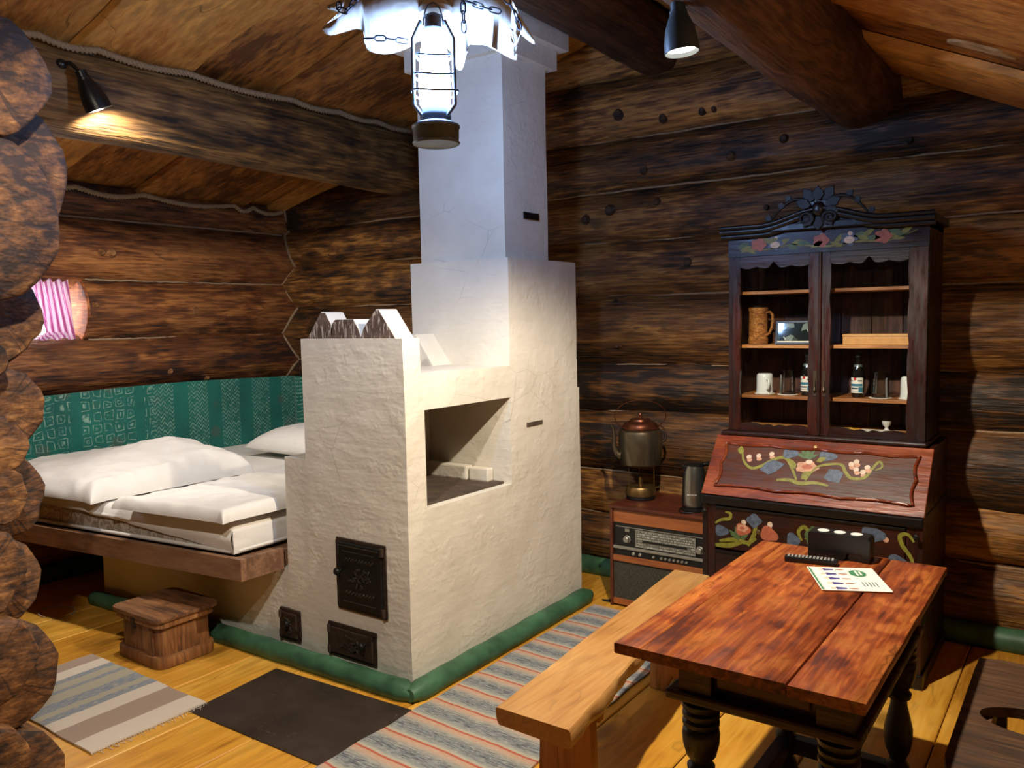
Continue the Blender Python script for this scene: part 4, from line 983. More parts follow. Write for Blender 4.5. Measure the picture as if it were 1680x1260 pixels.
# painted flowers
M['p_leaf'] = plain('painted_green', srgb(122,120,40), 0.5, 0, 0.3, 0, 60); M['p_dkleaf'] = plain('painted_dark_green', srgb(76,98,58), 0.5, 0, 0.3, 0, 60)
M['p_blue'] = plain('painted_grey_blue', srgb(78,90,106), 0.5, 0, 0.4, 0, 70); M['p_pink'] = plain('painted_pink', srgb(190,142,112), 0.5, 0, 0.25, 0, 60); M['p_red'] = plain('painted_coral', srgb(168,92,66), 0.5, 0, 0.25, 0, 60); M['p_white'] = plain('painted_cream', srgb(204,184,160), 0.5, 0, 0.15, 0, 60)
class Paint:
    def __init__(s, org, u, v, n): s.o, s.u, s.v, s.n = Vector(org), Vector(u), Vector(v), Vector(n); s.L = []; s.k = 0
    def mb(s, key, kind): m_ = MB(); s.L.append((key, kind, m_)); return m_
    def ell(s, key, x, y, a, b, rot=0, lob=0, n=18):
        pts = []; c, q = math.cos(rot), math.sin(rot); s.k += 1
        for i in range(n):
            t_ = 2*PI*i/n; r = 1+(0.14*math.cos(lob*t_) if lob else 0); px, py = a*r*math.cos(t_), b*r*math.sin(t_); pts.append((x+px*c-py*q, y+px*q+py*c))
        s.mb(key, 'painted_blossom').prism(pts, s.o, s.u, s.v, s.n, 0.0006+0.0002*(s.k % 6)); return s
    def leaf(s, key, x, y, L, w_, rot):
        pts = [(0,0),(L*.3,w_*.8),(L*.6,w_),(L,0),(L*.6,-w_*.8),(L*.3,-w_)]; c, q = math.cos(rot), math.sin(rot); s.k += 1
        s.mb(key, 'painted_leaf' if 'leaf' in key else 'painted_petal').prism([(x+a*c-b*q, y+a*q+b*c) for a, b in pts], s.o, s.u, s.v, s.n, 0.0006+0.0002*(s.k % 6)); return s
    def stroke(s, key, pts, w_):
        n = len(pts); s.k += 1; P = []
        # smooth the path
        for i in range(n-1):
            p0, p1, p2, p3 = pts[max(0, i-1)], pts[i], pts[i+1], pts[min(n-1, i+2)]
            for k in range(6):
                t_ = k/6
                P.append(tuple(0.5*((2*p1[d])+(-p0[d]+p2[d])*t_+(2*p0[d]-5*p1[d]+4*p2[d]-p3[d])*t_**2+(-p0[d]+3*p1[d]-3*p2[d]+p3[d])*t_**3) for d in (0, 1)))
        P.append(pts[-1]); a = []; b = []
        for i, p in enumerate(P):
            q0, q1 = P[max(0, i-1)], P[min(len(P)-1, i+1)]; dx, dy = q1[0]-q0[0], q1[1]-q0[1]; l_ = math.hypot(dx, dy) or 1; ww = w_*(0.45+0.55*math.sin(PI*min(1, (i+1)/len(P))))
            a.append((p[0]-dy/l_*ww, p[1]+dx/l_*ww)); b.append((p[0]+dy/l_*ww, p[1]-dx/l_*ww))
        h = 0.0006+0.0002*(s.k % 6); mbx = s.mb(key, 'painted_stem')
        for i in range(len(P)-1): mbx.prism([a[i], a[i+1], b[i+1], b[i]], s.o, s.u, s.v, s.n, h)
        return s
    def done(s, parent):
        for key, kind, m_ in s.L: obj(kind, m_, M[key], parent)
P = Paint(lp(0,0,0.0017), X, lv, ln_)
cx, cy = 0.455, 0.175
P.stroke('p_leaf', [(cx-.02,cy-.055),(cx-.05,cy+.0),(cx-.09,cy+.055),(cx-.14,cy+.045),(cx-.19,cy+.005),(cx-.24,cy-.015),(cx-.285,cy+.02),(cx-.305,cy+.075)], .0085)
P.stroke('p_leaf', [(cx+.02,cy-.055),(cx+.05,cy+.01),(cx+.09,cy+.035),(cx+.16,cy+.045),(cx+.185,cy+.01),(cx+.215,cy-.02),(cx+.27,cy-.012),(cx+.295,cy+.035),(cx+.32,cy+.075),(cx+.335,cy+.05),(cx+.31,cy+.03)], .0075)
P.stroke('p_leaf', [(cx-.11,cy-.065),(cx-.05,cy-.06),(cx,cy-.072),(cx+.06,cy-.062),(cx+.125,cy-.07)], .010)
for a in (0.5, 1.0, 1.57, 2.1, 2.6): P.leaf('p_dkleaf', cx+.005, cy+.06, .06, .010, a)
P.leaf('p_leaf', cx, cy-.05, .06, .02, .9).leaf('p_leaf', cx-.035, cy+.0, .07, .016, 2.2).leaf('p_leaf', cx+.05, cy+.05, .05, .013, .5)
P.ell('p_pink', cx+.015, cy+.015, .05, .032, 0, 5).ell('p_red', cx+.015, cy+.018, .025, .013).ell('p_white', cx+.02, cy+.045, .016, .012)
P.ell('p_blue', cx-.075, cy+.082, .036, .028, 0, 3).ell('p_blue', cx+.095, cy+.082, .04, .026, 0, 3)
P.leaf('p_blue', cx-.20, cy-.02, .12, .038, .35).leaf('p_blue', cx+.115, cy+.015, .085, .042, -.9)
for x, y in ((-.265,.045),(-.22,.055),(-.16,.07),(.205,.05),(.23,.025),(.26,.015),(.225,.065),(.275,.04)): P.ell('p_white', cx+x, cy+y, .012, .013).ell('p_pink', cx+x+.006, cy+y-.017, .013, .010)
P.leaf('p_leaf', cx-.31, cy+.055, .05, .016, 1.7)
P.done(ld)
# drawer painting
P = Paint((0, CY0-0.0025, 0), X, Z, (0,-1,0)); dz = 0.482
x0 = CX0+0.066
P.stroke('p_leaf', [(x0+.16,dz+.03),(x0+.19,dz+.09),(x0+.20,dz+.15)], .010).stroke('p_leaf', [(x0+.02,dz+.035),(x0+.09,dz+.05),(x0+.16,dz+.045),(x0+.20,dz+.07)], .010).stroke('p_leaf', [(x0+.0,dz+.012),(x0+.07,dz+.02),(x0+.13,dz+.04)], .012)
P.stroke('p_leaf', [(x0+.0,dz+.12),(x0-.0+.03,dz+.14),(x0+.07,dz+.15),(x0+.075,dz+.175),(x0+.05,dz+.18)], .008)
for a in (2.4, 1.9, 0.8): P.leaf('p_dkleaf', x0+.12, dz+.05, .07, .012, a)
P.ell('p_red', x0+.135, dz+.105, .036, .029, 0, 3).ell('p_pink', x0+.135, dz+.113, .026, .018, 0, 5).ell('p_red', x0+.132, dz+.112, .012, .008).ell('p_red', x0+.26, dz+.10, .042, .034, -.3, 3).ell('p_pink', x0+.258, dz+.112, .030, .019, 0, 5).ell('p_red', x0+.256, dz+.110, .013, .008).ell('p_white', x0+.14, dz+.14, .012, .012).ell('p_white', x0+.265, dz+.145, .012, .014)
P.ell('p_blue', x0+.19, dz+.155, .034, .031, 0, 4).ell('p_blue', x0+.03, dz+.085, .034, .026, 0, 3).ell('p_blue', x0+.37, dz+.085, .03, .036, 0, 3)
P.stroke('p_leaf', [(x0+.41,dz+.09),(x0+.395,dz+.13),(x0+.42,dz+.155),(x0+.44,dz+.13),(x0+.425,dz+.10)], .009); P.leaf('p_dkleaf', x0+.46, dz+.05, .09, .04, 1.4); P.leaf('p_leaf', x0+.50, dz+.10, .06, .02, .9); P.ell('p_dkleaf', x0+.46, dz+.12, .035, .04, 0, 4)
P.ell('p_blue', x0+.71, dz+.16, .05, .036, 0, 3).ell('p_white', x0+.71, dz+.198, .012, .010).ell('p_pink', x0+.655, dz+.145, .013, .012).ell('p_pink', x0+.765, dz+.145, .012, .012)
P.stroke('p_leaf', [(x0+.875,dz+.03),(x0+.865,dz+.08),(x0+.83,dz+.13),(x0+.82,dz+.17),(x0+.85,dz+.18),(x0+.875,dz+.15)], .009); P.ell('p_blue', x0+.81, dz+.05, .04, .036, 0, 3)
P.done(drawers[2])
# upper glazed part
UX0, UX1, UY0, UY1, UZ0, UZ1 = -1.518, -0.612, 4.0, 4.385, 1.004, 1.995
for x in (UX0, UX1-0.022): obj('upper_side', MB().box(x, x+0.022, UY0+0.024, UY1, UZ0, UZ1), M['mahog_v'], cb)
bk = [UX0+0.022+(UX1-UX0-0.044)*k/6 for k in range(7)]
for k in range(6): obj('back_board', MB().box(bk[k]+0.001, bk[k+1]-0.001, UY1-0.016, UY1, UZ0+0.02, UZ1-0.03), M['cab_inside'], cb, bevel=0.002, bseg=1)
obj('cabinet_floor', MB().box(UX0+0.022, UX1-0.022, UY0+0.03, UY1-0.016, UZ0, UZ0+0.028), M['shelf'], cb)
obj('cabinet_top', MB().box(UX0, UX1, UY0+0.01, UY1, UZ1-0.025, UZ1), M['mahog'], cb)
for z in (1.190, 1.443, 1.711): obj('shelf', MB().box(UX0+0.024, UX1-0.024, 4.07, UY1-0.018, z-0.008, z+0.008), M['shelf'], cb, bevel=0.002)
obj('waist_moulding', MB().box(UX0-0.02, UX1+0.012, 3.952, UY1, 1.0035, 1.022), M['mahog'], cb, bevel=0.006)
def scal(t_, amp, n): return amp*(0.35+0.65*abs(math.sin(n*PI*t_)))
def door(x0, x1, side):
    z0, z1, y, th = 1.024, 1.893, UY0, 0.022; w_ = 0.048
    d = obj('glazed_door_stile', MB().box(x0, x0+0.02, y, y+th, z0, z1), M['mahog_v'], cb)
    d.name = 'glazed_door'
    wl_, wr_ = (0.055, 0.05) if side < 0 else (0.042, 0.075)
    N = 48
    left = [(x0+0.019, z0), (x0+0.019, z1)]+[(x0+wl_+scal(k/N, 0.010, 4)-0.006, z1-(z1-z0)*k/N) for k in range(N+1)]
    obj('stile', MB().prism(left, (0, y, 0), X, Z, Y, th), M['mahog_v'], d)
    right = [(x1, z1), (x1, z0)]+[(x1-wr_-scal(k/N, 0.010, 4)+0.006, z0+(z1-z0)*k/N) for k in range(N+1)]
    obj('stile', MB().prism(right, (0, y, 0), X, Z, Y, th), M['mahog_v'], d)
    top = [(x1-wr_, z1), (x0+wl_, z1)]+[(x0+wl_+(x1-wr_-x0-wl_)*k/N, z1-0.052-scal(k/N, 0.014, 4)+0.022*math.exp(-((k/N-0.5)/0.05)**2)) for k in range(N+1)]
    obj('rail', MB().prism(top, (0, y, 0), X, Z, Y, th), M['mahog'], d)
    bot = [(x0+wl_, z0), (x1-wr_, z0)]+[(x1-wr_-(x1-wr_-x0-wl_)*k/N, z0+0.026+scal(k/N, 0.014, 3)-0.012*math.exp(-((k/N-0.5)/0.05)**2)) for k in range(N+1)]
    obj('rail', MB().prism(bot, (0, y, 0), X, Z, Y, th), M['mahog'], d)
    obj('pane', MB().box(x0+0.03, x1-0.03, y+th*0.55, y+th*0.55+0.002, z0+0.02, z1-0.03), M['glass'], d)
    hx = x1-0.018 if side < 0 else x0+0.02
    obj('drop_handle', MB().box(hx-0.008, hx+0.008, y-0.004, y, 1.21, 1.33).lathe([(0.003,0),(0.005,0.03),(0.008,0.045),(0.004,0.055)], (hx, y-0.010, 1.285), (0,0,-1), 10), plain('tarnished_metal', srgb(96,84,70), 0.35, 0.8), d)
    return d
door(UX0+0.003, -1.073, -1); door(-1.069, UX1-0.003, 1)
obj('door_astragal', MB().tube([(-1.071, UY0-0.004, 1.026), (-1.071, UY0-0.004, 1.89)], 0.008, 8), M['mahog_v'], cb, smooth=60)
# frieze with arched cornice
N = 60
def corn(t_):
    e = abs(t_-0.5)
    return 0.0 if e > 0.30 else 0.058*(0.5+0.5*math.cos(PI*e/0.30))
fz = [(UX0, 1.893), (UX1, 1.893)]+[(UX1-(UX1-UX0)*k/N, 1.985+corn(k/N)) for k in range(N+1)]
fr_ = obj('frieze', MB().prism(fz, (0, UY0+0.001, 0), X, Z, Y, 0.024), M['mahog'], cb)
obj('frieze_bead', MB().box(UX0, UX1, UY0-0.006, UY0+0.001, 1.888, 1.898), M['ebony'], cb)
for dz_, r_, dy in ((0.0, 0.014, -0.010), (0.022, 0.016, -0.024), (0.042, 0.010, -0.034)):
    pts = [(UX0-0.03+(UX1-UX0+0.055)*k/N, UY0+dy, 1.988+dz_+corn(k/N)) for k in range(N+1)]
    obj('cornice_moulding', MB().tube(pts, r_, 10), M['ebony'], cb, smooth=60)
obj('cornice_top', MB().box(UX0-0.03, UX1+0.025, UY0-0.03, UY1, 1.995, 2.03), M['ebony'], cb, bevel=0.006)
# carved crest of leaves
cr_ = obj('crest_boss', MB().ball((-1.075, UY0-0.03, 2.085), 0.030, 12, 8, (1.1, 0.7, 1.2)), M['ebony'], cb, smooth=70, label='black carved leaf crest on the cornice')
def leafmb(x, z, L, w_, rot, y=UY0-0.035, th=0.012):
    pts = []
    for k in range(13):
        t_ = k/12; pts.append((L*t_, w_*math.sin(PI*min(1, t_*1.05))*(1+0.35*abs(math.sin(4*PI*t_)))))
    for k in range(12, -1, -1):
        t_ = k/12; pts.append((L*t_, -w_*math.sin(PI*min(1, t_*1.05))*(1+0.35*abs(math.sin(4*PI*t_)))))
    c, q = math.cos(rot), math.sin(rot)
    return MB().prism([(x+a*c-b*q, z+a*q+b*c) for a, b in pts[1:-1]], (0, y, 0), X, Z, Y, th)
for i, (dx, dz_, L, w_, a) in enumerate([(0,.03,.075,.022,1.57),(-.02,.03,.085,.022,2.2),(.02,.03,.085,.022,.95),(-.03,.01,.08,.02,2.75),(.03,.01,.08,.02,.4),(0,-.03,.075,.02,-1.57),(-.02,-.02,.08,.02,-2.2),(.02,-.02,.08,.02,-.95),(-.03,0,.07,.016,-2.8),(.03,0,.07,.016,-.35)]):
    obj('carved_leaf', leafmb(-1.075+dx, 2.088+dz_, L, w_, a, UY0-0.045+0.004*(i % 3)), M['carved'], cr_, bevel=0.002, bseg=1)
for i in range(14):
    a = 2*PI*i/14+0.2; obj('carved_leaf', leafmb(-1.075+0.022*math.cos(a), 2.088+0.024*math.sin(a), .062, .017, a, UY0-0.030-0.003*(i % 2)), M['ebony'], cr_, bevel=0.002, bseg=1)
for s in (-1, 1):
    pts = [(-1.075+s*(0.05+0.17*k/14), UY0-0.03, 2.125-0.075*(k/14)**1.6+0.03*math.sin(PI*k/14)) for k in range(15)]
    obj('carved_tendril', MB().tube(pts, [0.010-0.005*k/14 for k in range(15)], 8), M['carved'], cr_, smooth=60)
    sp = [(-1.075+s*(0.055+(0.006+0.030*k/20)*math.cos(0.5*k)), UY0-0.04, 2.045+(0.006+0.024*k/20)*math.sin(0.5*k)) for k in range(21)]
    obj('carved_scroll', MB().tube(sp, 0.008, 8), M['carved'], cr_, smooth=60)
    for j, t_ in enumerate((0.45, 0.75, 1.0)): obj('carved_leaf', leafmb(-1.075+s*(0.05+0.17*t_), 2.125-0.075*t_**1.6+0.03*math.sin(PI*t_), .035, .012, 1.57-s*0.8+(j % 2)*1.2*s, UY0-0.036), M['carved'], cr_)
P = Paint((0, UY0+0.0005, 0), X, Z, (0,-1,0)); zz = 1.942
for x, s_ in ((-1.425,-.2),(-1.44,.3),(-1.40,-.6),(-1.37,.5),(-1.30,.2),(-1.27,-.5),(-1.24,.4),(-1.18,.25),(-1.15,-.2),(-1.20,-.4),(-1.03,.4),(-1.0,-.4),(-.98,.6),(-.90,.2),(-.88,-.3),(-.86,.5),(-.84,-.1),(-.76,.4),(-.74,-.2),(-.72,.1),(-.70,.5),(-.69,-.3)):
    P.leaf('p_leaf' if int(abs(x*100)) % 3 else 'p_dkleaf', x-0.03, zz-0.01*math.sin(x*30), .062, .0125, s_+(PI if int(abs(x*100)) % 2 else 0))
for x, k1, k2 in ((-1.365,'p_red','p_pink'),(-1.285,'p_blue','p_white'),(-1.07,'p_red','p_pink'),(-.945,'p_blue','p_white'),(-.80,'p_red','p_pink')):
    P.ell(k1, x, zz, .036, .030, 0, 5).ell(k2, x, zz-.006, .024, .016).ell('p_white', x+.004, zz+.024, .010, .010)
P.stroke('p_leaf', [(-1.46,zz-.02),(-1.32,zz-.025),(-1.2,zz-.01),(-1.05,zz-.028),(-.9,zz-.015),(-.78,zz-.02),(-.66,zz+.02)], .004)
P.done(fr_)
# ================================================================== things in the cabinet
WHITE = plain('white_glazed_ceramic', srgb(214,216,210), 0.25, 0, 0.04); PAPER = plain('white_paper', srgb(226,220,206), 0.7, 0, 0.04)
M['birch'] = None
t = NT('birch_bark_weave'); v = t.coords((1,1,1)); w1 = t.noise(t.coords((30, 30, 70)), 1.0, 4, 0.7, 1.5)
M['birch'] = t.fin(t.ramp(w1, [(0.3, srgb(92,50,20)), (0.5, srgb(176,110,48)), (0.72, srgb(220,160,84))]), 0.6, t.bump(w1, 0.8, 0.02))
sn = thing('beer_stein', 'carved birch bark stein on the upper left shelf', 'stein', (-1.42, 4.16, 1.452))
obj('stein_body', MB().lathe([(0.046,0.001),(0.049,0.004),(0.049,0.030),(0.046,0.034),(0.046,0.165),(0.049,0.170),(0.050,0.184),(0.047,0.186)], (-1.42, 4.16, 1.452), Z, 28), M['birch'], sn, smooth=45)
obj('handle', MB().tube([(-1.376,4.15,1.612),(-1.355,4.145,1.615),(-1.342,4.142,1.600),(-1.340,4.142,1.57),(-1.345,4.143,1.535),(-1.358,4.146,1.508),(-1.376,4.15,1.498)], 0.007, 8), M['birch'], sn, smooth=60)
obj('stein_lid', MB().lathe([(0.044,0.186),(0.040,0.193),(0.015,0.197),(1e-6,0.198)], (-1.42, 4.16, 1.452), Z, 24), M['ebony'], sn, smooth=45)
pf = thing('picture_frame', 'black framed picture with glossy glass beside the stein', 'picture frame', (-1.225, 4.13, 1.452))
fu = Vector((1,0.02,0)).normalized(); fv = Vector((0,0.22,1)).normalized(); fn = fu.cross(fv)
fo = Vector((-1.312, 4.10, 1.4525)); mb = MB(); W_, H_ = 0.172, 0.115
for a, b, c, d in ((0,W_,0,.009),(0,W_,H_-.009,H_),(0,.007,.009,H_-.009),(W_-.007,W_,.009,H_-.009)): mb.prism([(a,c),(b,c),(b,d),(a,d)], fo, fu, fv, fn, 0.012)
obj('frame', mb, M['ebony'], pf)
t = NT('dark_collage_print'); v = t.coords((1,1,1)); b1 = t.voro(t.coords((1,1,1)), 34.0, 'F1', 0.8)
sp = t.n('ShaderNodeSeparateColor'); t.l(b1.outputs['Color'], sp.inputs[0])
M['print'] = t.fin(t.ramp(sp.outputs[0], [(0.0, srgb(30,36,34)), (0.55, srgb(62,72,68)), (0.8, srgb(120,130,122)), (0.92, srgb(170,176,168))], 'CONSTANT'), 0.06, None, Coat_Weight=1.0, Coat_Roughness=0.02)
pr_ = obj('glazed_print', MB().prism([(.006,.008),(W_-.006,.008),(W_-.006,H_-.008),(.006,H_-.008)], fo, fu, fv, fn, 0.006), M['print'], pf)
obj('print_strip', MB().prism([(.008,.010),(W_-.008,.010),(W_-.008,.016),(.008,.016)], fo+fn*0.006, fu, fv, fn, 0.0006), PAPER, pr_)
obj('stand', MB().prism([(0.02,0),(0.05,0),(0.05,0.002),(0.02,0.002)], (-1.25, 4.125, 1.452), X, Y, Z, 0.07), M['ebony'], pf)
wb_ = thing('wooden_tray_box', 'flat pale wooden box on the upper right shelf', 'box', (-0.83, 4.15, 1.452))
obj('box_body', MB().box(-0.99, -0.665, 4.09, 4.25, 1.4515, 1.490), plain('pale_box_wood', srgb(196,142,78), 0.5, 0, 0.12, 0.1, 40), wb_, bevel=0.002)
obj('box_lid', MB().box(-0.992, -0.663, 4.088, 4.252, 1.491, 1.501), plain('pale_box_lid_wood', srgb(204,150,86), 0.5, 0, 0.12, 0.1, 40), wb_, bevel=0.002)
def mug(x, y, side, label):
    m_ = thing('mug', label, 'mug', (x, y, 1.2015), 'white mugs in the cabinet')
    obj('mug_body', MB().lathe([(0.043,0.0),(0.043,0.006),(0.041,0.02),(0.040,0.085),(0.038,0.096),(0.032,0.101),(1e-6,0.101)], (x, y, 1.2015), Z, 26), WHITE, m_, smooth=50)
    obj('handle', MB().tube([(x+side*0.022, y-0.034, 1.275), (x+side*0.036, y-0.052, 1.272), (x+side*0.040, y-0.056, 1.25), (x+side*0.036, y-0.052, 1.228), (x+side*0.022, y-0.034, 1.222)], 0.005, 8), WHITE, m_, smooth=60)
def coaster(x, y, label): tag(obj('paper_coaster', MB().lathe([(0.052,0),(0.052,0.0025)], (x, y, 1.1985), Z, 8), PAPER, None), label, 'coaster', 'paper coasters in the cabinet')
def tumbler(x, y, label):
    g_ = obj('tumbler', MB().lathe([(0.040,0.0),(0.036,0.11),(0.034,0.118),(0.0305,0.118),(0.033,0.108),(0.037,0.003)], (x, y, 1.2015), Z, 26), M['tumbler'], None, smooth=50); tag(g_, label, 'glass', 'upturned tumblers in the cabinet')
    return g_
t = NT('brown_bottle_glass'); M['bottle'] = t.fin(srgb(20,18,16), 0.08, None, Coat_Weight=0.6)
M['lab_blue'] = plain('label_blue', srgb(52,116,140), 0.5); M['lab_red'] = plain('label_red', srgb(180,40,36), 0.5); M['lab_dk'] = plain('label_dark_print', srgb(30,52,66), 0.5)
def bottle(x, y, label):
    b_ = thing('bottle', label, 'bottle', (x, y, 1.1985), 'labelled bottles in the cabinet'); z = 1.1985
    obj('bottle_body', MB().lathe([(0.026,0.0),(0.029,0.004),(0.029,0.105),(0.027,0.12),(0.020,0.145),(0.013,0.165),(0.0115,0.19),(0.013,0.196)], (x, y, z), Z, 24), M['bottle'], b_, smooth=50)
    obj('cap', MB().lathe([(0.0145,0.192),(0.0150,0.197),(0.0135,0.212),(0.008,0.215)], (x, y, z), Z, 18), M['iron'], b_, smooth=40)
    obj('neck_foil', MB().lathe([(0.0205,0.146),(0.0175,0.157),(0.0165,0.158)], (x, y, z), Z, 18), plain('silver_foil', srgb(120,130,130), 0.3, 0.6), b_, smooth=40)
    def arc(name, z0, z1, a0, a1, r, m_):
        vs = []; fs = []; n = 10
        for k in range(n+1):
            a = -PI/2-0.25+a0+(a1-a0)*k/n
            for zz, rr in ((z0, r-0.0008), (z1, r-0.0008), (z1, r), (z0, r)): vs.append((x+rr*math.cos(a), y+rr*math.sin(a), z+zz))
        for k in range(n):
            for i in range(4): fs.append((k*4+i, k*4+(i+1) % 4, k*4+4+(i+1) % 4, k*4+4+i))
        fs += [(3,2,1,0), tuple(n*4+i for i in range(4))]
        return MB().add(vs, fs)
    lb = obj('label', arc('l', .022, .095, -1.3, 1.3, 0.0300, None), PAPER, b_)
    obj('label_band', arc('l', .054, .066, -1.2, 1.2, 0.0304, None), M['lab_blue'], lb); obj('label_band', arc('l', .026, .05, .55, 1.25, 0.0304, None), M['lab_blue'], lb)
    obj('label_print', arc('l', .040, .047, -.75, .5, 0.0305, None), M['lab_dk'], lb); obj('label_print', arc('l', .030, .032, -.9, .5, 0.0305, None), M['lab_dk'], lb)
    obj('label_print', arc('l', .078, .083, -1.1, -.45, 0.0305, None), M['lab_dk'], lb); obj('label_print', arc('l', .078, .083, .45, 1.1, 0.0305, None), M['lab_dk'], lb); obj('label_seal', arc('l', .083, .095, -.2, .2, 0.0305, None), M['lab_red'], lb)
coaster(-1.385, 4.16, 'paper coaster under the mug by the left cabinet side'); mug(-1.385, 4.16, 1, 'upturned white mug left of the left tumbler')
coaster(-1.268, 4.155, 'paper coaster under the left tumbler'); tumbler(-1.268, 4.155, 'upturned clear tumbler behind the left glazed door')
bottle(-1.170, 4.15, 'dark bottle with blue and white label behind the left door'); bottle(-0.932, 4.15, 'dark bottle with blue and white label behind the right door')
coaster(-0.832, 4.155, 'paper coaster under the right tumbler'); tumbler(-0.832, 4.155, 'upturned clear tumbler behind the right glazed door')
coaster(-0.705, 4.16, 'paper coaster under the mug by the right cabinet side'); mug(-0.705, 4.16, 1, 'upturned white mug at the right cabinet side')
# cutlery and small things on the cabinet floor
ST = plain('worn_steel_cutlery', srgb(170,172,170), 0.25, 0.9); zf = 1.0325
def knife(x, y, rot, label, fork=False, col=None):
    k_ = thing('fork' if fork else 'table_knife', label, 'cutlery', (x, y, zf), 'cutlery on the cabinet floor')
    c, q = math.cos(rot), math.sin(rot); u = Vector((c, q, 0)); v_ = Vector((-q, c, 0))
    obj('handle', MB().prism([(0,-.007),(.08,-.006),(.085,.006),(0,.008)], (x, y, zf), u, v_, Z, .008), ST if not col else col, k_, bevel=0.002)
    if fork:
        mb = MB()
        mb.prism([(.08,-.004),(.13,-.011),(.14,-.011),(.14,.011),(.13,.011),(.08,.004)], (x, y, zf+.003), u, v_, Z, .003)
        for s in (-1.5,-.5,.5,1.5): mb.prism([(.139,s*.006-.0018),(.18,s*.006-.0012),(.18,s*.006+.0012),(.139,s*.006+.0018)], (x, y, zf+.003), u, v_, Z, .003)
        obj('tines', mb, ST, k_)
    else: obj('blade', MB().prism([(.084,-.006),(.16,-.010),(.19,-.004),(.195,.006),(.084,.006)], (x, y, zf+.003), u, v_, Z, .002), ST, k_)
knife(-1.42, 4.075, 0.25, 'steel table knife lying at the left behind the left door'); knife(-1.33, 4.06, 0.10, 'steel fork lying between the knives behind the left door', True); knife(-1.245, 4.075, -0.18, 'steel table knife lying at the right behind the left door', False)
tag(obj('napkin', soft_slab(-0.985, -0.91, 4.05, 4.13, 1.0325, 1.052, 0, lambda x, y: 0.01*noise.noise(Vector((x*40, y*40, 0))), 14, 0.03, 3, 0.006, 14), plain('yellow_cloth', srgb(206,150,50), 0.8), None, smooth=70), 'crumpled yellow napkin behind the right door', 'napkin')
tag(obj('leaflet', MB().prism([(-0.91,4.045),(-0.755,4.05),(-0.75,4.14),(-0.905,4.135)], (0,0,1.0325), X, Y, Z, 0.016), PAPER, None), 'white leaflet lying flat behind the right door', 'leaflet')
tag(obj('green_cloth', soft_slab(-0.75, -0.69, 4.05, 4.12, 1.0325, 1.048, 0, None, 12, 0.03, 6, 0.006, 12), plain('green_cloth', srgb(30,84,66), 0.8), None, smooth=70), 'small dark green cloth beside the white leaflet', 'cloth')
tag(obj('egg_cup', MB().lathe([(0.014,0),(0.016,0.004),(0.007,0.014),(0.008,0.02),(0.019,0.032),(0.021,0.05),(0.019,0.05),(0.016,0.033),(1e-6,0.026)], (-0.815, 4.22, 1.0325), Z, 20), WHITE, None, smooth=50), 'tiny white cup standing behind the leaflet', 'cup')

# ================================================================== radio console
M['rad_wood'] = wood('radio_veneer', srgb(86,40,18), srgb(132,70,34), srgb(158,92,48), 0, 0.8, 0.4, None, 0, 0.0, 0.04, 0.2, 0.8, cracks=0)
M['rad_dark'] = wood('radio_dark_veneer', srgb(58,24,14), srgb(88,40,22), srgb(110,54,30), 0, 0.8, 0.4, None, 0, 0.0, 0.04, 0.2, 0.8, cracks=0)
M['black'] = plain('black_plastic', srgb(18,18,18), 0.35, 0, 0.1); M['alu'] = plain('dull_aluminium', srgb(176,174,164), 0.35, 0.8, 0.06)
t = NT('speaker_cloth'); v = t.coords((260,260,260)); wv_ = t.noise(v, 1.0, 2); M['spk'] = t.fin(t.mix(t.rng(wv_, .35, .65), srgb(38,36,28), srgb(74,70,56)), 0.9, t.bump(wv_, 0.4, 0.004))
RX0, RX1, RY0, RY1 = -2.178, -1.60, 3.95, 4.385
rd = thing('radio_console', 'vintage wooden radio console with tuning dial beside the cabinet', 'radio', (-1.89, 4.17, 0))
for x in (RX0, RX1-0.016): obj('side_panel', MB().box(x, x+0.016, RY0, RY1, 0.0, 0.552), M['rad_dark'], rd, bevel=0.002)
obj('top_board', MB().box(RX0-0.004, RX1+0.004, RY0-0.006, RY1, 0.552, 0.568), M['rad_dark'], rd, bevel=0.003)
obj('lid_board', MB().box(RX0+0.016, RX1-0.016, RY0+0.012, RY0+0.03, 0.472, 0.549), M['rad_wood'], rd, bevel=0.002)
obj('back_panel', MB().box(RX0+0.016, RX1-0.016, RY1-0.012, RY1, 0.03, 0.55), M['rad_dark'], rd)
obj('middle_rail', MB().box(RX0+0.016, RX1-0.016, RY0+0.004, RY0+0.03, 0.257, 0.290), M['rad_wood'], rd, bevel=0.002)
obj('bottom_rail', MB().box(RX0+0.016, RX1-0.016, RY0+0.004, RY0+0.03, 0.012, 0.045), M['rad_wood'], rd, bevel=0.002)
obj('speaker_cloth', MB().box(RX0+0.016, RX1-0.016, RY0+0.014, RY0+0.03, 0.045, 0.257), M['spk'], rd)
pn = obj('dial_panel', MB().box(RX0+0.016, RX1-0.016, RY0+0.016, RY0+0.05, 0.290, 0.470), M['black'], rd)
obj('trim_strip', MB().box(RX0+0.03, RX1-0.016, RY0+0.012, RY0+0.016, 0.449, 0.453), M['alu'], pn)
obj('trim_strip', MB().box(RX0+0.018, RX1-0.016, RY0+0.002, RY0+0.016, 0.328, 0.344), M['alu'], pn, bevel=0.003)
t = NT('tuning_scale'); v = t.coords((1,1,1)); se = t.n('ShaderNodeSeparateXYZ'); t.l(v, se.inputs[0])
row = t.math('FRACT', t.math('MULTIPLY', se.outputs[2], 75.0)); tick = t.noise(t.coords((190, 1, 75)), 1.0, 2, 0.6)
ink = t.math('MULTIPLY', t.math('GREATER_THAN', row, 0.45), t.math('GREATER_THAN', tick, 0.5)); M['scale'] = t.fin(t.mix(ink, srgb(92,92,84), srgb(186,184,168)), 0.3)
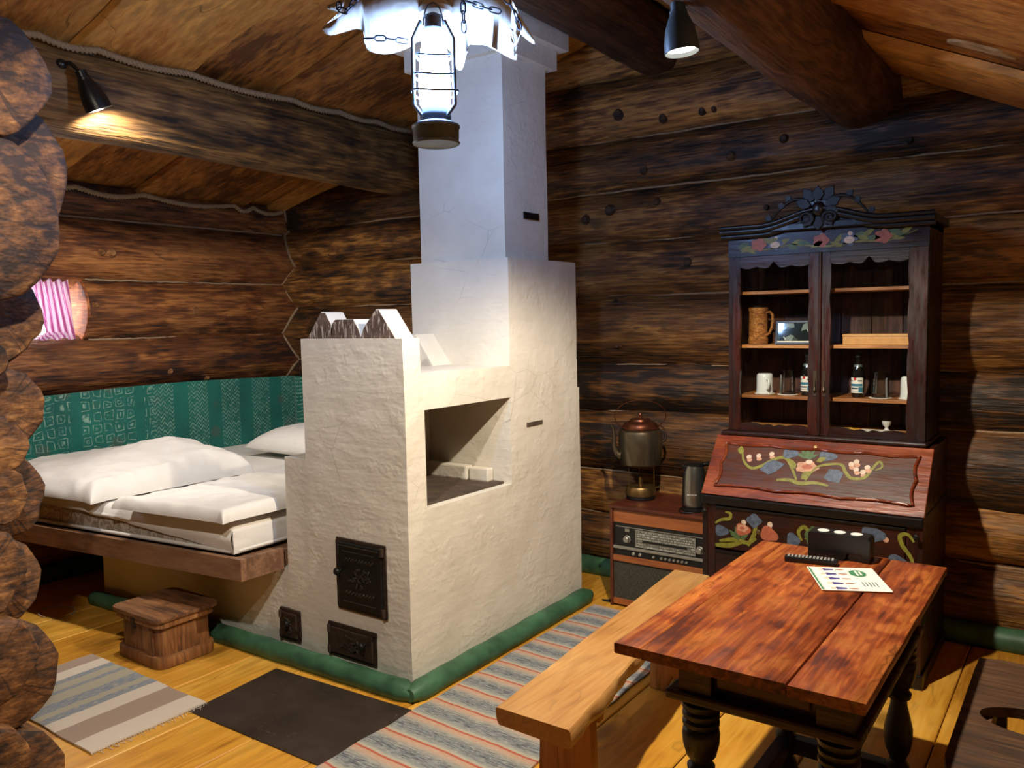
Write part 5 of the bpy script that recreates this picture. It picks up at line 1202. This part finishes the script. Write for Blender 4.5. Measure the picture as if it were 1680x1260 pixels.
dw = obj('tuning_scale', MB().box(-2.022, -1.682, RY0+0.011, RY0+0.016, 0.352, 0.442), M['scale'], pn)
fr2 = MB(); fr2.box(-2.026, -1.678, RY0+0.009, RY0+0.016, 0.440, 0.444); fr2.box(-2.026, -1.678, RY0+0.009, RY0+0.016, 0.350, 0.353); fr2.box(-2.026, -2.022, RY0+0.009, RY0+0.016, 0.353, 0.440); fr2.box(-1.682, -1.678, RY0+0.009, RY0+0.016, 0.353, 0.440)
obj('scale_frame', fr2, M['alu'], pn)
obj('scale_slot', MB().box(-1.985, -1.725, RY0+0.008, RY0+0.0105, 0.378, 0.388), M['black'], dw)
for z_ in (0.392, 0.374): obj('scale_line', MB().box(-2.005, -1.70, RY0+0.008, RY0+0.0105, z_, z_+0.003), M['alu'], dw)
for x in (-2.078, -1.655):
    obj('tuning_knob', MB().lathe([(0.021,0),(0.021,0.004),(0.017,0.006),(0.016,0.022),(0.014,0.024)], (x, RY0+0.016, 0.385), (0,-1,0), 20), M['alu'], pn, smooth=40)
obj('badge', MB().box(-2.092, -2.066, RY0+0.0145, RY0+0.016, 0.425, 0.442), M['alu'], pn)
for x in (-2.038, -1.998, -1.918, -1.872, -1.848, -1.824, -1.800, -1.776, -1.752, -1.728):
    r_ = 0.0095 if x < -1.99 else 0.0075
    obj('push_button', MB().lathe([(r_,0),(r_,0.010),(r_*0.8,0.012)], (x, RY0+0.016, 0.309), (0,-1,0), 14), M['alu'], pn, smooth=40)
tag(obj('power_cord', MB().tube([(-2.19+0.0*k, 4.30-0.02*k, 0.006) for k in range(4)]+[(-2.23-0.03*math.sin(k*0.6), 4.22-0.03*k, 0.006) for k in range(9)]+[(-2.25+0.02*k, 3.985+0.006*k*k, 0.006) for k in range(4)], 0.004, 6), M['black'], None, smooth=60), 'thin dark cord on the floor between stove and radio', 'cord')

# ---- copper kettle on its burner
BR = plain('tarnished_brass', srgb(132,104,62), 0.35, 0.85, 0.3, 0.2, 25); CU = plain('old_copper', srgb(122,72,50), 0.32, 0.85, 0.25, 0.2, 25)
t = NT('tarnished_tin'); v = t.coords((9, 9, 2), 1.0); a_ = t.noise(v, 1.0, 6, 0.65, 0.5); M['tin'] = t.fin(t.ramp(a_, [(0.3, srgb(52,46,36)), (0.5, srgb(98,88,70)), (0.72, srgb(140,126,102))]), t.rng(a_, .3, .7, .45, .28), None, Metallic=0.85)
KX, KY, KZ = -2.105, 4.185, 0.569
pu = Vector((0.813, 0.582, 0))
bn = thing('spirit_burner', 'brass spirit burner with rods standing on the radio', 'burner', (KX, KY, KZ))
obj('burner_foot', MB().lathe([(0.080,0),(0.084,0.004),(0.084,0.014),(0.080,0.018)], (KX, KY, KZ), Z, 28), M['black'], bn, smooth=40)
obj('fuel_ring', MB().lathe([(0.080,0.018),(0.086,0.022),(0.086,0.066),(0.082,0.072),(0.03,0.076),(0.012,0.080),(0.012,0.125),(1e-6,0.13)], (KX, KY, KZ), Z, 28), BR, bn, smooth=40)
for a in (PI*1.35, PI*0.68, 0.05): obj('support_rod', MB().tube([(KX+0.082*math.cos(a), KY+0.082*math.sin(a), KZ+0.02), (KX+0.082*math.cos(a), KY+0.082*math.sin(a), KZ+0.196)], 0.0025, 6), BR, bn)
obj('valve', MB().tube([(KX+pu.x*0.08, KY+pu.y*0.08, KZ+0.06), (KX+pu.x*0.125, KY+pu.y*0.125, KZ+0.065)], 0.004, 6).ball(Vector((KX, KY, KZ+0.066))+pu*0.125, 0.007, 8, 6), BR, bn)
obj('pot_ring', MB().tube([(KX+0.082*math.cos(a), KY+0.082*math.sin(a), KZ+0.192) for a in [2*PI*k/28 for k in range(28)]], 0.0035, 6, closed=True), BR, bn)
kt = thing('copper_kettle', 'large tarnished metal kettle with copper lid on the burner', 'kettle', (KX, KY, KZ+0.197))
obj('kettle_body', MB().lathe([(0.108,0.197),(0.116,0.203),(0.123,0.30),(0.123,0.375),(0.118,0.392),(0.102,0.400)], (KX, KY, KZ), Z, 36), M['tin'], kt, smooth=45)
obj('lid', MB().lathe([(0.104,0.400),(0.106,0.408),(0.096,0.420),(0.094,0.428),(0.078,0.440),(0.060,0.446),(0.055,0.456),(0.02,0.462),(0.009,0.466),(0.009,0.476),(0.014,0.482),(0.010,0.490),(1e-6,0.492)], (KX, KY, KZ), Z, 32), CU, kt, smooth=45)
c0 = Vector((KX, KY, KZ))
sp_ = [c0-pu*0.112+Vector((0,0,0.245)), c0-pu*0.136+Vector((0,0,0.262)), c0-pu*0.150+Vector((0,0,0.30)), c0-pu*0.149+Vector((0,0,0.36)), c0-pu*0.155+Vector((0,0,0.405)), c0-pu*0.168+Vector((0,0,0.425))]
obj('spout', MB().tube(sp_, [0.024,0.020,0.014,0.010,0.008,0.008], 12), M['tin'], kt, smooth=60)
obj('ear', MB().tube([c0+pu*0.118+Vector((0,0,0.385)), c0+pu*0.136+Vector((0,0,0.385)), c0+pu*0.146+Vector((0,0,0.36)), c0+pu*0.142+Vector((0,0,0.335)), c0+pu*0.120+Vector((0,0,0.32))], 0.008, 8), M['iron_rust'], kt, smooth=60)
bail = [c0+pu*(0.146*math.cos(a)*(1.0 if abs(math.cos(a)) < .8 else 1.0))+Vector((0,0,0.475+0.088*math.sin(a))) for a in [-0.75+(PI+1.5)*k/36 for k in range(37)]]
obj('bail_handle', MB().tube(bail, 0.0028, 6), CU, kt, smooth=60)

# ---- electric kettle
ek = thing('electric_kettle', 'brushed steel electric kettle between radio top and cabinet', 'kettle', (-1.73, 4.07, 0.569))
EX, EY, EZ = -1.73, 4.07, 0.569; STEEL = plain('brushed_steel', srgb(150,150,144), 0.28, 0.95, 0.05)
obj('power_base', MB().lathe([(0.068,0),(0.070,0.004),(0.068,0.014),(0.060,0.018)], (EX, EY, EZ), Z, 28), M['black'], ek, smooth=40)
bd = obj('kettle_body', MB().lathe([(0.060,0.026),(0.0615,0.045),(0.061,0.12),(0.056,0.19),(0.050,0.236),(0.049,0.240)], (EX, EY, EZ), Z, 36), STEEL, ek, smooth=45)
obj('body_foot', MB().lathe([(0.058,0.018),(0.0615,0.020),(0.0615,0.028),(0.058,0.030)], (EX, EY, EZ), Z, 32), M['black'], ek, smooth=45)
obj('lid', MB().lathe([(0.050,0.240),(0.050,0.246),(0.040,0.254),(1e-6,0.258)], (EX, EY, EZ), Z, 30), M['black'], ek, smooth=45)
e0 = Vector((EX, EY, EZ))
obj('spout', MB().prism([(0.040,0.20),(0.072,0.238),(0.070,0.243),(0.040,0.243)], e0+Vector((0.582,-0.813,0))*-0.018, -pu, Vector(Z), Vector((0.582,-0.813,0)), 0.036), M['black'], ek, bevel=0.003)
obj('water_gauge', MB().prism([(0.058,0.03),(0.066,0.03),(0.060,0.20),(0.052,0.20)], e0+Vector((0.582,-0.813,0))*-0.012, -pu, Vector(Z), Vector((0.582,-0.813,0)), 0.024), M['black'], ek, bevel=0.002)
obj('handle', MB().tube([e0+pu*0.045+Vector((0,0,0.245)), e0+pu*0.085+Vector((0,0,0.25)), e0+pu*0.100+Vector((0,0,0.225)), e0+pu*0.098+Vector((0,0,0.12)), e0+pu*0.085+Vector((0,0,0.06)), e0+pu*0.062+Vector((0,0,0.045))], [0.012,0.013,0.012,0.011,0.010,0.009], 10), M['black'], ek, smooth=60)
fd = Vector((-EX, -EY, 0)).normalized(); fr_u = Vector((-fd.y, fd.x, 0))
obj('brand_lettering', text_mb('BOSCH', 0.014, e0+fd*0.0618+Vector((0,0,0.088))-fr_u*0.012, fr_u, Vector(Z), fd, 0.0006), PAPER, bd, label='small pale maker lettering')
obj('brand_mark', MB().lathe([(0.0035,0),(0.0035,0.001)], e0+fd*0.0585+Vector((0,0,0.092))-fr_u*0.034, fd, 12), PAPER, bd)
tag(obj('kettle_cord', MB().tube([e0-pu*(0.068+0.02*math.sin(k*0.3))+Vector((0.582,-0.813,0))*(0.015*k-0.03)+Vector((0,0,0.005)) for k in range(8)]+[e0-pu*0.03+Vector((0,0,0.004))+Vector((0.582,-0.813,0))*0.085], 0.0035, 6), M['black'], None, smooth=60), 'short black cord curled around the electric kettle base', 'cord')

# ================================================================== things on the table
rm = thing('remote_control', 'black remote control lying on the table before the black holder', 'remote control', (-0.775, 2.84, 0.751))
ru = Vector((0.985, 0.17, 0)).normalized(); rv = Vector((-ru.y, ru.x, 0)); ro = Vector((-0.862, 2.812, 0.7505))
rb = obj('remote_body', MB().prism([(0,-.018),(.17,-.018),(.172,0),(.17,.022),(0,.022),(-.002,0)], ro, ru, rv, Z, 0.018), M['black'], rm, bevel=0.004)
BT = plain('grey_rubber_buttons', srgb(150,150,146), 0.6); me_b = None
for i in range(13):
    for j in range(3):
        if me_b is None:
            mb = MB().prism([(-.0035,-.0028),(.0035,-.0028),(.0035,.0028),(-.0035,.0028)], (0,0,0), ru, rv, Z, 0.002); me_b = mesh_of('button', mb); me_b.materials.append(BT)
        b_ = bpy.data.objects.new('button', me_b); C.objects.link(b_); b_.location = ro+ru*(.012+.0118*i)+rv*(-.008+.0105*j)+Vector((0,0,.0182)); b_.parent = rb; b_.matrix_parent_inverse = wm(rb).inverted()
hd = thing('napkin_holder', 'black table holder with three pale discs on top', 'holder', (-0.71, 2.945, 0.7505))
hu = Vector((1.0, 0.02, 0)).normalized(); hv = Vector((-hu.y, hu.x, 0)); ho = Vector((-0.812, 2.905, 0.7505))
obj('holder_body', MB().prism([(0,0),(.118,0),(.128,.012),(.128,.026),(.176,.026),(.176,.012),(.182,0),(.204,0),(.206,.075),(.198,.088),(.006,.090),(0,.084)], ho, hu, Vector(Z), hv, 0.075), M['black'], hd, bevel=0.003)
for k in (0.045, 0.10, 0.155): obj('pale_disc', MB().lathe([(0.020,0),(0.020,0.002),(0.017,0.003)], ho+hu*k+hv*0.034+Vector((0,0,0.089)), Z, 20), WHITE, hd)
bk_ = thing('booklet', 'white booklet with green oval and blue figures on the table', 'booklet', (-0.63, 2.70, 0.7505))
A_ = Vector((-0.774, 2.762, 0.7505)); bu_ = Vector((0.106, -0.212, 0)).normalized(); bv_ = Vector((0.212, 0.106, 0)).normalized(); BW, BH = 0.237, 0.205
obj('pages', MB().prism([(0,0),(BW,0),(BW,BH),(0,BH)], A_, bu_, bv_, Z, 0.0035), PAPER, bk_)
cv = obj('cover', MB().prism([(-.001,-.001),(BW+.001,-.001),(BW+.001,BH+.001),(-.001,BH+.001)], A_+Vector((0,0,.0038)), bu_, bv_, Z, 0.0006), PAPER, bk_)
GR = plain('print_green', srgb(60,118,84), 0.6); BL = plain('print_blue', srgb(56,52,120), 0.6); TN = plain('print_tan', srgb(196,150,104), 0.6); BRN = plain('print_red_brown', srgb(150,84,66), 0.6); GY = plain('print_grey', srgb(96,112,116), 0.6)
co = A_+Vector((0,0,.0044)); hh = 0.0003
def pr(name, pts, m_): return obj(name, MB().prism(pts, co, bu_, bv_, Z, hh), m_, cv)
gp = [(0.004,0.002)]
for k in range(30): gp += [(0.004+0.229*(k+0.5)/30, 0.014 if k % 2 else 0.010), (0.004+0.229*(k+1)/30, 0.006)]
gp += [(0.233,0.002)]; pr('printed_grass', gp, GR)
for k in range(5):
    u0 = 0.012+0.048*k
    pr('printed_leg', [(u0+.006,.030),(u0+.010,.030),(u0+.010,.046),(u0+.006,.046)], TN); pr('printed_leg', [(u0+.015,.030),(u0+.019,.030),(u0+.019,.046),(u0+.015,.046)], TN)
    pr('printed_dress', [(u0+.0,.046),(u0+.025,.046),(u0+.019,.078),(u0+.006,.078)], BL); pr('printed_figure', [(u0+.009,.084),(u0+.016,.084),(u0+.018,.100),(u0+.0155,.112),(u0+.0095,.112),(u0+.007,.100)], BRN)
el = [(0.062+0.036*math.cos(2*PI*k/24), 0.146+0.026*math.sin(2*PI*k/24)) for k in range(24)]; el[15] = (0.050, 0.112); pr('printed_speech_oval', el, GR)
for j, (a, b) in enumerate(((.035,.085),(.04,.08))): obj('printed_line', MB().prism([(a,.140+.012*j),(b,.140+.012*j),(b,.146+.012*j),(a,.146+.012*j)], co+Vector((0,0,.0003)), bu_, bv_, Z, hh), PAPER, cv)
for j in range(5): pr('printed_line', [(.150,.135+.010*j),(.150+.045-.004*(j % 2),.135+.010*j),(.150+.045-.004*(j % 2),.139+.010*j),(.150,.139+.010*j)], GY)

# ================================================================== spot lamps on the beams
M['lamp_grey'] = plain('dark_grey_enamel', srgb(58,64,66), 0.45, 0.2, 0.08)
t = NT('glowing_bulb'); t.fin((1,1,1,1), 0.5, None, Emission_Color=(1.0, 0.93, 0.80, 1), Emission_Strength=18.0); M['bulb'] = t.m; t.m.cycles.emission_sampling = 'NONE'
def spot_lamp(back, mouth, r, label, root, mat):
    back, mouth, root = Vector(back), Vector(mouth), Vector(root); ax = (mouth-back).normalized(); L = (mouth-back).length
    s = thing('spot_lamp', label, 'lamp', back, 'spot lamps on the roof beams')
    prof = [(1e-6,0),(r*0.40,0.002),(r*0.42,L*0.16),(r*0.50,L*0.18),(r*0.50,L*0.24),(r*0.58,L*0.30),(r*0.82,L*0.52),(r*0.96,L*0.78),(r,L),(r*0.95,L),(r*0.90,L*0.78),(r*0.3,L*0.55)]
    obj('shade', MB().lathe(prof, back, ax, 30), mat, s, smooth=40)
    obj('bulb', MB().lathe([(1e-6,L*0.93),(r*0.80,L*0.92),(r*0.84,L*0.80),(r*0.3,L*0.56)], back, ax, 24), M['bulb'], s, smooth=40)
    mid = (back+root)/2+Vector((0,0,0.02))
    obj('arm', MB().tube([back+ax*L*0.08, mid, root], 0.010, 10), mat, s, smooth=60)
    obj('wall_bracket', MB().ball(root, 0.024, 12, 8), mat, s, smooth=60)
    return s
spot_lamp((-3.800, 1.985, 2.765), (-3.790, 2.060, 2.604), 0.060, 'black spot lamp lighting the left roof beam above the bed', (-3.885, 1.945, 2.80), M['black'])
spot_lamp((-1.072, 2.398, 2.552), (-1.060, 2.405, 2.402), 0.0535, 'grey spot lamp shining down from the right roof beam', (-1.06, 2.42, 2.585), M['lamp_grey'])

# ================================================================== antler pendant with lantern
t = NT('pale_antler'); v = t.coords((1,1,1)); a_ = t.noise(v, 9.0, 5, 0.6, 0.6); M['antler'] = t.fin(t.ramp(a_, [(0.3, srgb(200,190,172)), (0.7, srgb(236,230,218))]), 0.6, t.bump(a_, 0.3, 0.02))
t = NT('glowing_lantern_glass'); t.fin((0.9, 0.95, 1, 1), 0.3, None, Emission_Color=(0.34, 0.54, 1.0, 1), Emission_Strength=230.0); M['lglass'] = t.m
GAL = plain('galvanised_steel', srgb(112,124,136), 0.4, 0.1, 0.15)
PX, PY = -1.895, 2.222
pd = thing('antler_pendant_lamp', 'pendant lamp of pale antlers and chains with a glowing lantern', 'lamp', (PX, PY, 2.21))
pc = (PX, PY, 0)
obj('lantern_base', MB().lathe([(0.074,2.216),(0.080,2.212),(0.083,2.218),(0.078,2.224),(0.080,2.232),(0.080,2.262),(0.084,2.270),(0.082,2.277),(0.060,2.287),(0.050,2.292),(1e-6,2.292)], pc, Z, 36), GAL, pd, smooth=35)
obj('burner_ring', MB().lathe([(0.050,2.292),(0.054,2.300),(0.054,2.312),(0.050,2.318),(0.046,2.332)], pc, Z, 30), GAL, pd, smooth=35)
obj('lantern_glass', MB().lathe([(0.042,2.330),(0.052,2.345),(0.056,2.40),(0.053,2.46),(0.044,2.54),(0.040,2.592),(1e-6,2.592)], pc, Z, 12), M['lglass'], pd, smooth=50)
for z in (2.385, 2.44, 2.505): obj('guard_wire', MB().tube([(PX+(0.080-0.15*(z-2.385))*math.cos(a), PY+(0.080-0.15*(z-2.385))*math.sin(a), z+0.008*math.sin(2*a)) for a in [2*PI*k/32 for k in range(32)]], 0.004, 7, closed=True), GAL, pd, smooth=60)
r_ = Vector((0.813, 0.582, 0)); fdir = Vector((-0.582, 0.813, 0))
for s in (-1, 1):
    b0 = Vector((PX, PY, 0))+r_*(0.050*s)-fdir*0.03
    obj('side_tube', MB().tube([b0+Vector((0,0,2.30))-r_*s*0.01, b0+r_*s*0.02+Vector((0,0,2.34)), b0+r_*s*0.02+Vector((0,0,2.56)), b0-r_*s*0.01+Vector((0,0,2.62))], 0.007, 8), GAL, pd, smooth=60)
obj('lantern_cap', MB().lathe([(0.040,2.592),(0.044,2.598),(0.030,2.606),(0.028,2.640),(0.034,2.644),(0.010,2.656)], pc, Z, 24), GAL, pd, smooth=35)
obj('bail_wire', MB().tube([Vector(pc)+r_*(0.034*math.cos(a))+Vector((0,0,2.615+0.075*math.sin(a))) for a in [PI*k/16 for k in range(17)]], 0.003, 6), GAL, pd, smooth=60)
def px2(px, py): return ((px-715)*0.00222, 2.213+(237-py)*0.00226)
palmL = [(705,75),(690,70),(672,80),(656,86),(633,90),(605,82),(602,55),(583,52),(547,59),(537,48),(568,30),(544,19),(562,10),(600,-8),(650,-28),(690,-30),(712,0)]
palmR = [(702,-20),(740,-34),(800,-26),(830,0),(850,35),(872,72),(868,76),(834,55),(846,97),(835,99),(800,80),(782,77),(768,79),(758,112),(746,110),(738,85),(716,66)]
def palm(pts, tilt, off, seed):
    import mathutils
    sm = []; K = len(pts)
    for i in range(K):
        p0, p1, p2, p3 = pts[i-1], pts[i], pts[(i+1) % K], pts[(i+2) % K]
        for k in range(4):
            q = k/4; sm.append(tuple(0.5*((2*p1[d])+(-p0[d]+p2[d])*q+(2*p0[d]-5*p1[d]+4*p2[d]-p3[d])*q*q+(-p0[d]+3*p1[d]-3*p2[d]+p3[d])*q**3) for d in (0, 1)))
    c2 = [px2(*p) for p in sm]
    c2 = [(u/math.cos(tilt), z) for u, z in c2]
    bm = bmesh.new(); vs = [bm.verts.new((u, 0, z)) for u, z in c2]; bm.faces.new(vs)
    bmesh.ops.triangulate(bm, faces=bm.faces[:]); bmesh.ops.subdivide_edges(bm, edges=bm.edges[:], cuts=1, use_grid_fill=True)
    bmesh.ops.triangulate(bm, faces=bm.faces[:])
    ext = bmesh.ops.extrude_face_region(bm, geom=bm.faces[:]); tv = [e for e in ext['geom'] if isinstance(e, bmesh.types.BMVert)]
    for v_ in tv: v_.co.y += 0.014
    ud = (r_*math.cos(tilt)+fdir*math.sin(tilt))
    for v_ in bm.verts:
        u, y, z = v_.co
        bend = 0.20*u*u + 0.003*noise.noise(Vector((u*9, z*9, seed)))
        p = Vector((PX, PY, 0))+ud*u+fdir*(off+y+bend)+Vector((0, 0, z)); v_.co = p
    bmesh.ops.recalc_face_normals(bm, faces=bm.faces[:])
    me = bpy.data.meshes.new('antler_palm'); bm.to_mesh(me); bm.free()
    for p in me.polygons: p.use_smooth = True
    o = bpy.data.objects.new('antler_palm', me); me.materials.append(M['antler']); link(o, pd); return o
palm(palmL, 0.10, 0.075, 1); palm(palmR, -0.10, 0.085, 2)
obj('antler_hub', MB().lathe([(0.030,-0.02),(0.055,-0.015),(0.060,0.0),(0.045,0.02),(0.02,0.025)], (PX-0.03, PY+0.05, 2.69), Z, 20), M['antler'], pd, smooth=50)
# chain links share one mesh
lk = []
for k in range(24):
    a = 2*PI*k/24; lk.append((0.0085*math.cos(a), 0, 0.012*math.sin(a)+(0.009 if math.sin(a) > 0 else -0.009)))
CH = plain('dark_steel_chain', srgb(58,60,68), 0.4, 0.8, 0.1)
link_me = mesh_of('chain_link', MB().tube(lk, 0.0027, 7, closed=True), 60); link_me.materials.append(CH)
def chain(pts):
    P_ = [Vector(p) for p in pts]; seg = []; k = 0
    for a, b in zip(P_, P_[1:]):
        n = max(1, round((b-a).length/0.033))
        for i in range(n):
            c = a.lerp(b, (i+0.5)/n); d = (b-a).normalized(); q = d.to_track_quat('Z', 'Y')
            o = bpy.data.objects.new('chain_link', link_me); C.objects.link(o); o.rotation_mode = 'QUATERNION'
            from mathutils import Quaternion
            o.rotation_quaternion = q @ Quaternion((0,0,1), (PI/2)*(k % 2)+0.4); o.location = c; o.parent = pd; o.matrix_parent_inverse = wm(pd).inverted(); k += 1
def pw(px, py, d=0.0): u, z = px2(px, py); return Vector((PX, PY, 0))+r_*u+fdir*d+Vector((0,0,z))
ring = Vector((-2.13, 2.30, 3.02))
chain([pw(568,20,0.02), pw(570,33,0.0), pw(582,38,-0.01), pw(596,18,0.01), pw(622,-12,0.06), pw(660,-70,0.09), ring])
chain([pw(849,62,0.02), pw(842,40,0.01), pw(825,12,0.03), pw(805,-12,0.06), ring])
chain([pw(756,-10,0.0), pw(762,16,-0.02), pw(763,72,-0.02)])
chain([pw(768,20,0.03), pw(790,30,0.02), pw(818,36,0.03)])
chain([pw(604,72,0.03), pw(640,74,0.02), pw(672,78,0.03)])
chain([pw(756,-10,0.0), pw(745,-60,0.05), ring])
obj('hanging_hook', MB().tube([ring+Vector((0.02*math.cos(a), 0, 0.02*math.sin(a)+0.02)) for a in [-2.2+0.35*k for k in range(14)]], 0.004, 7), CH, pd, smooth=60)
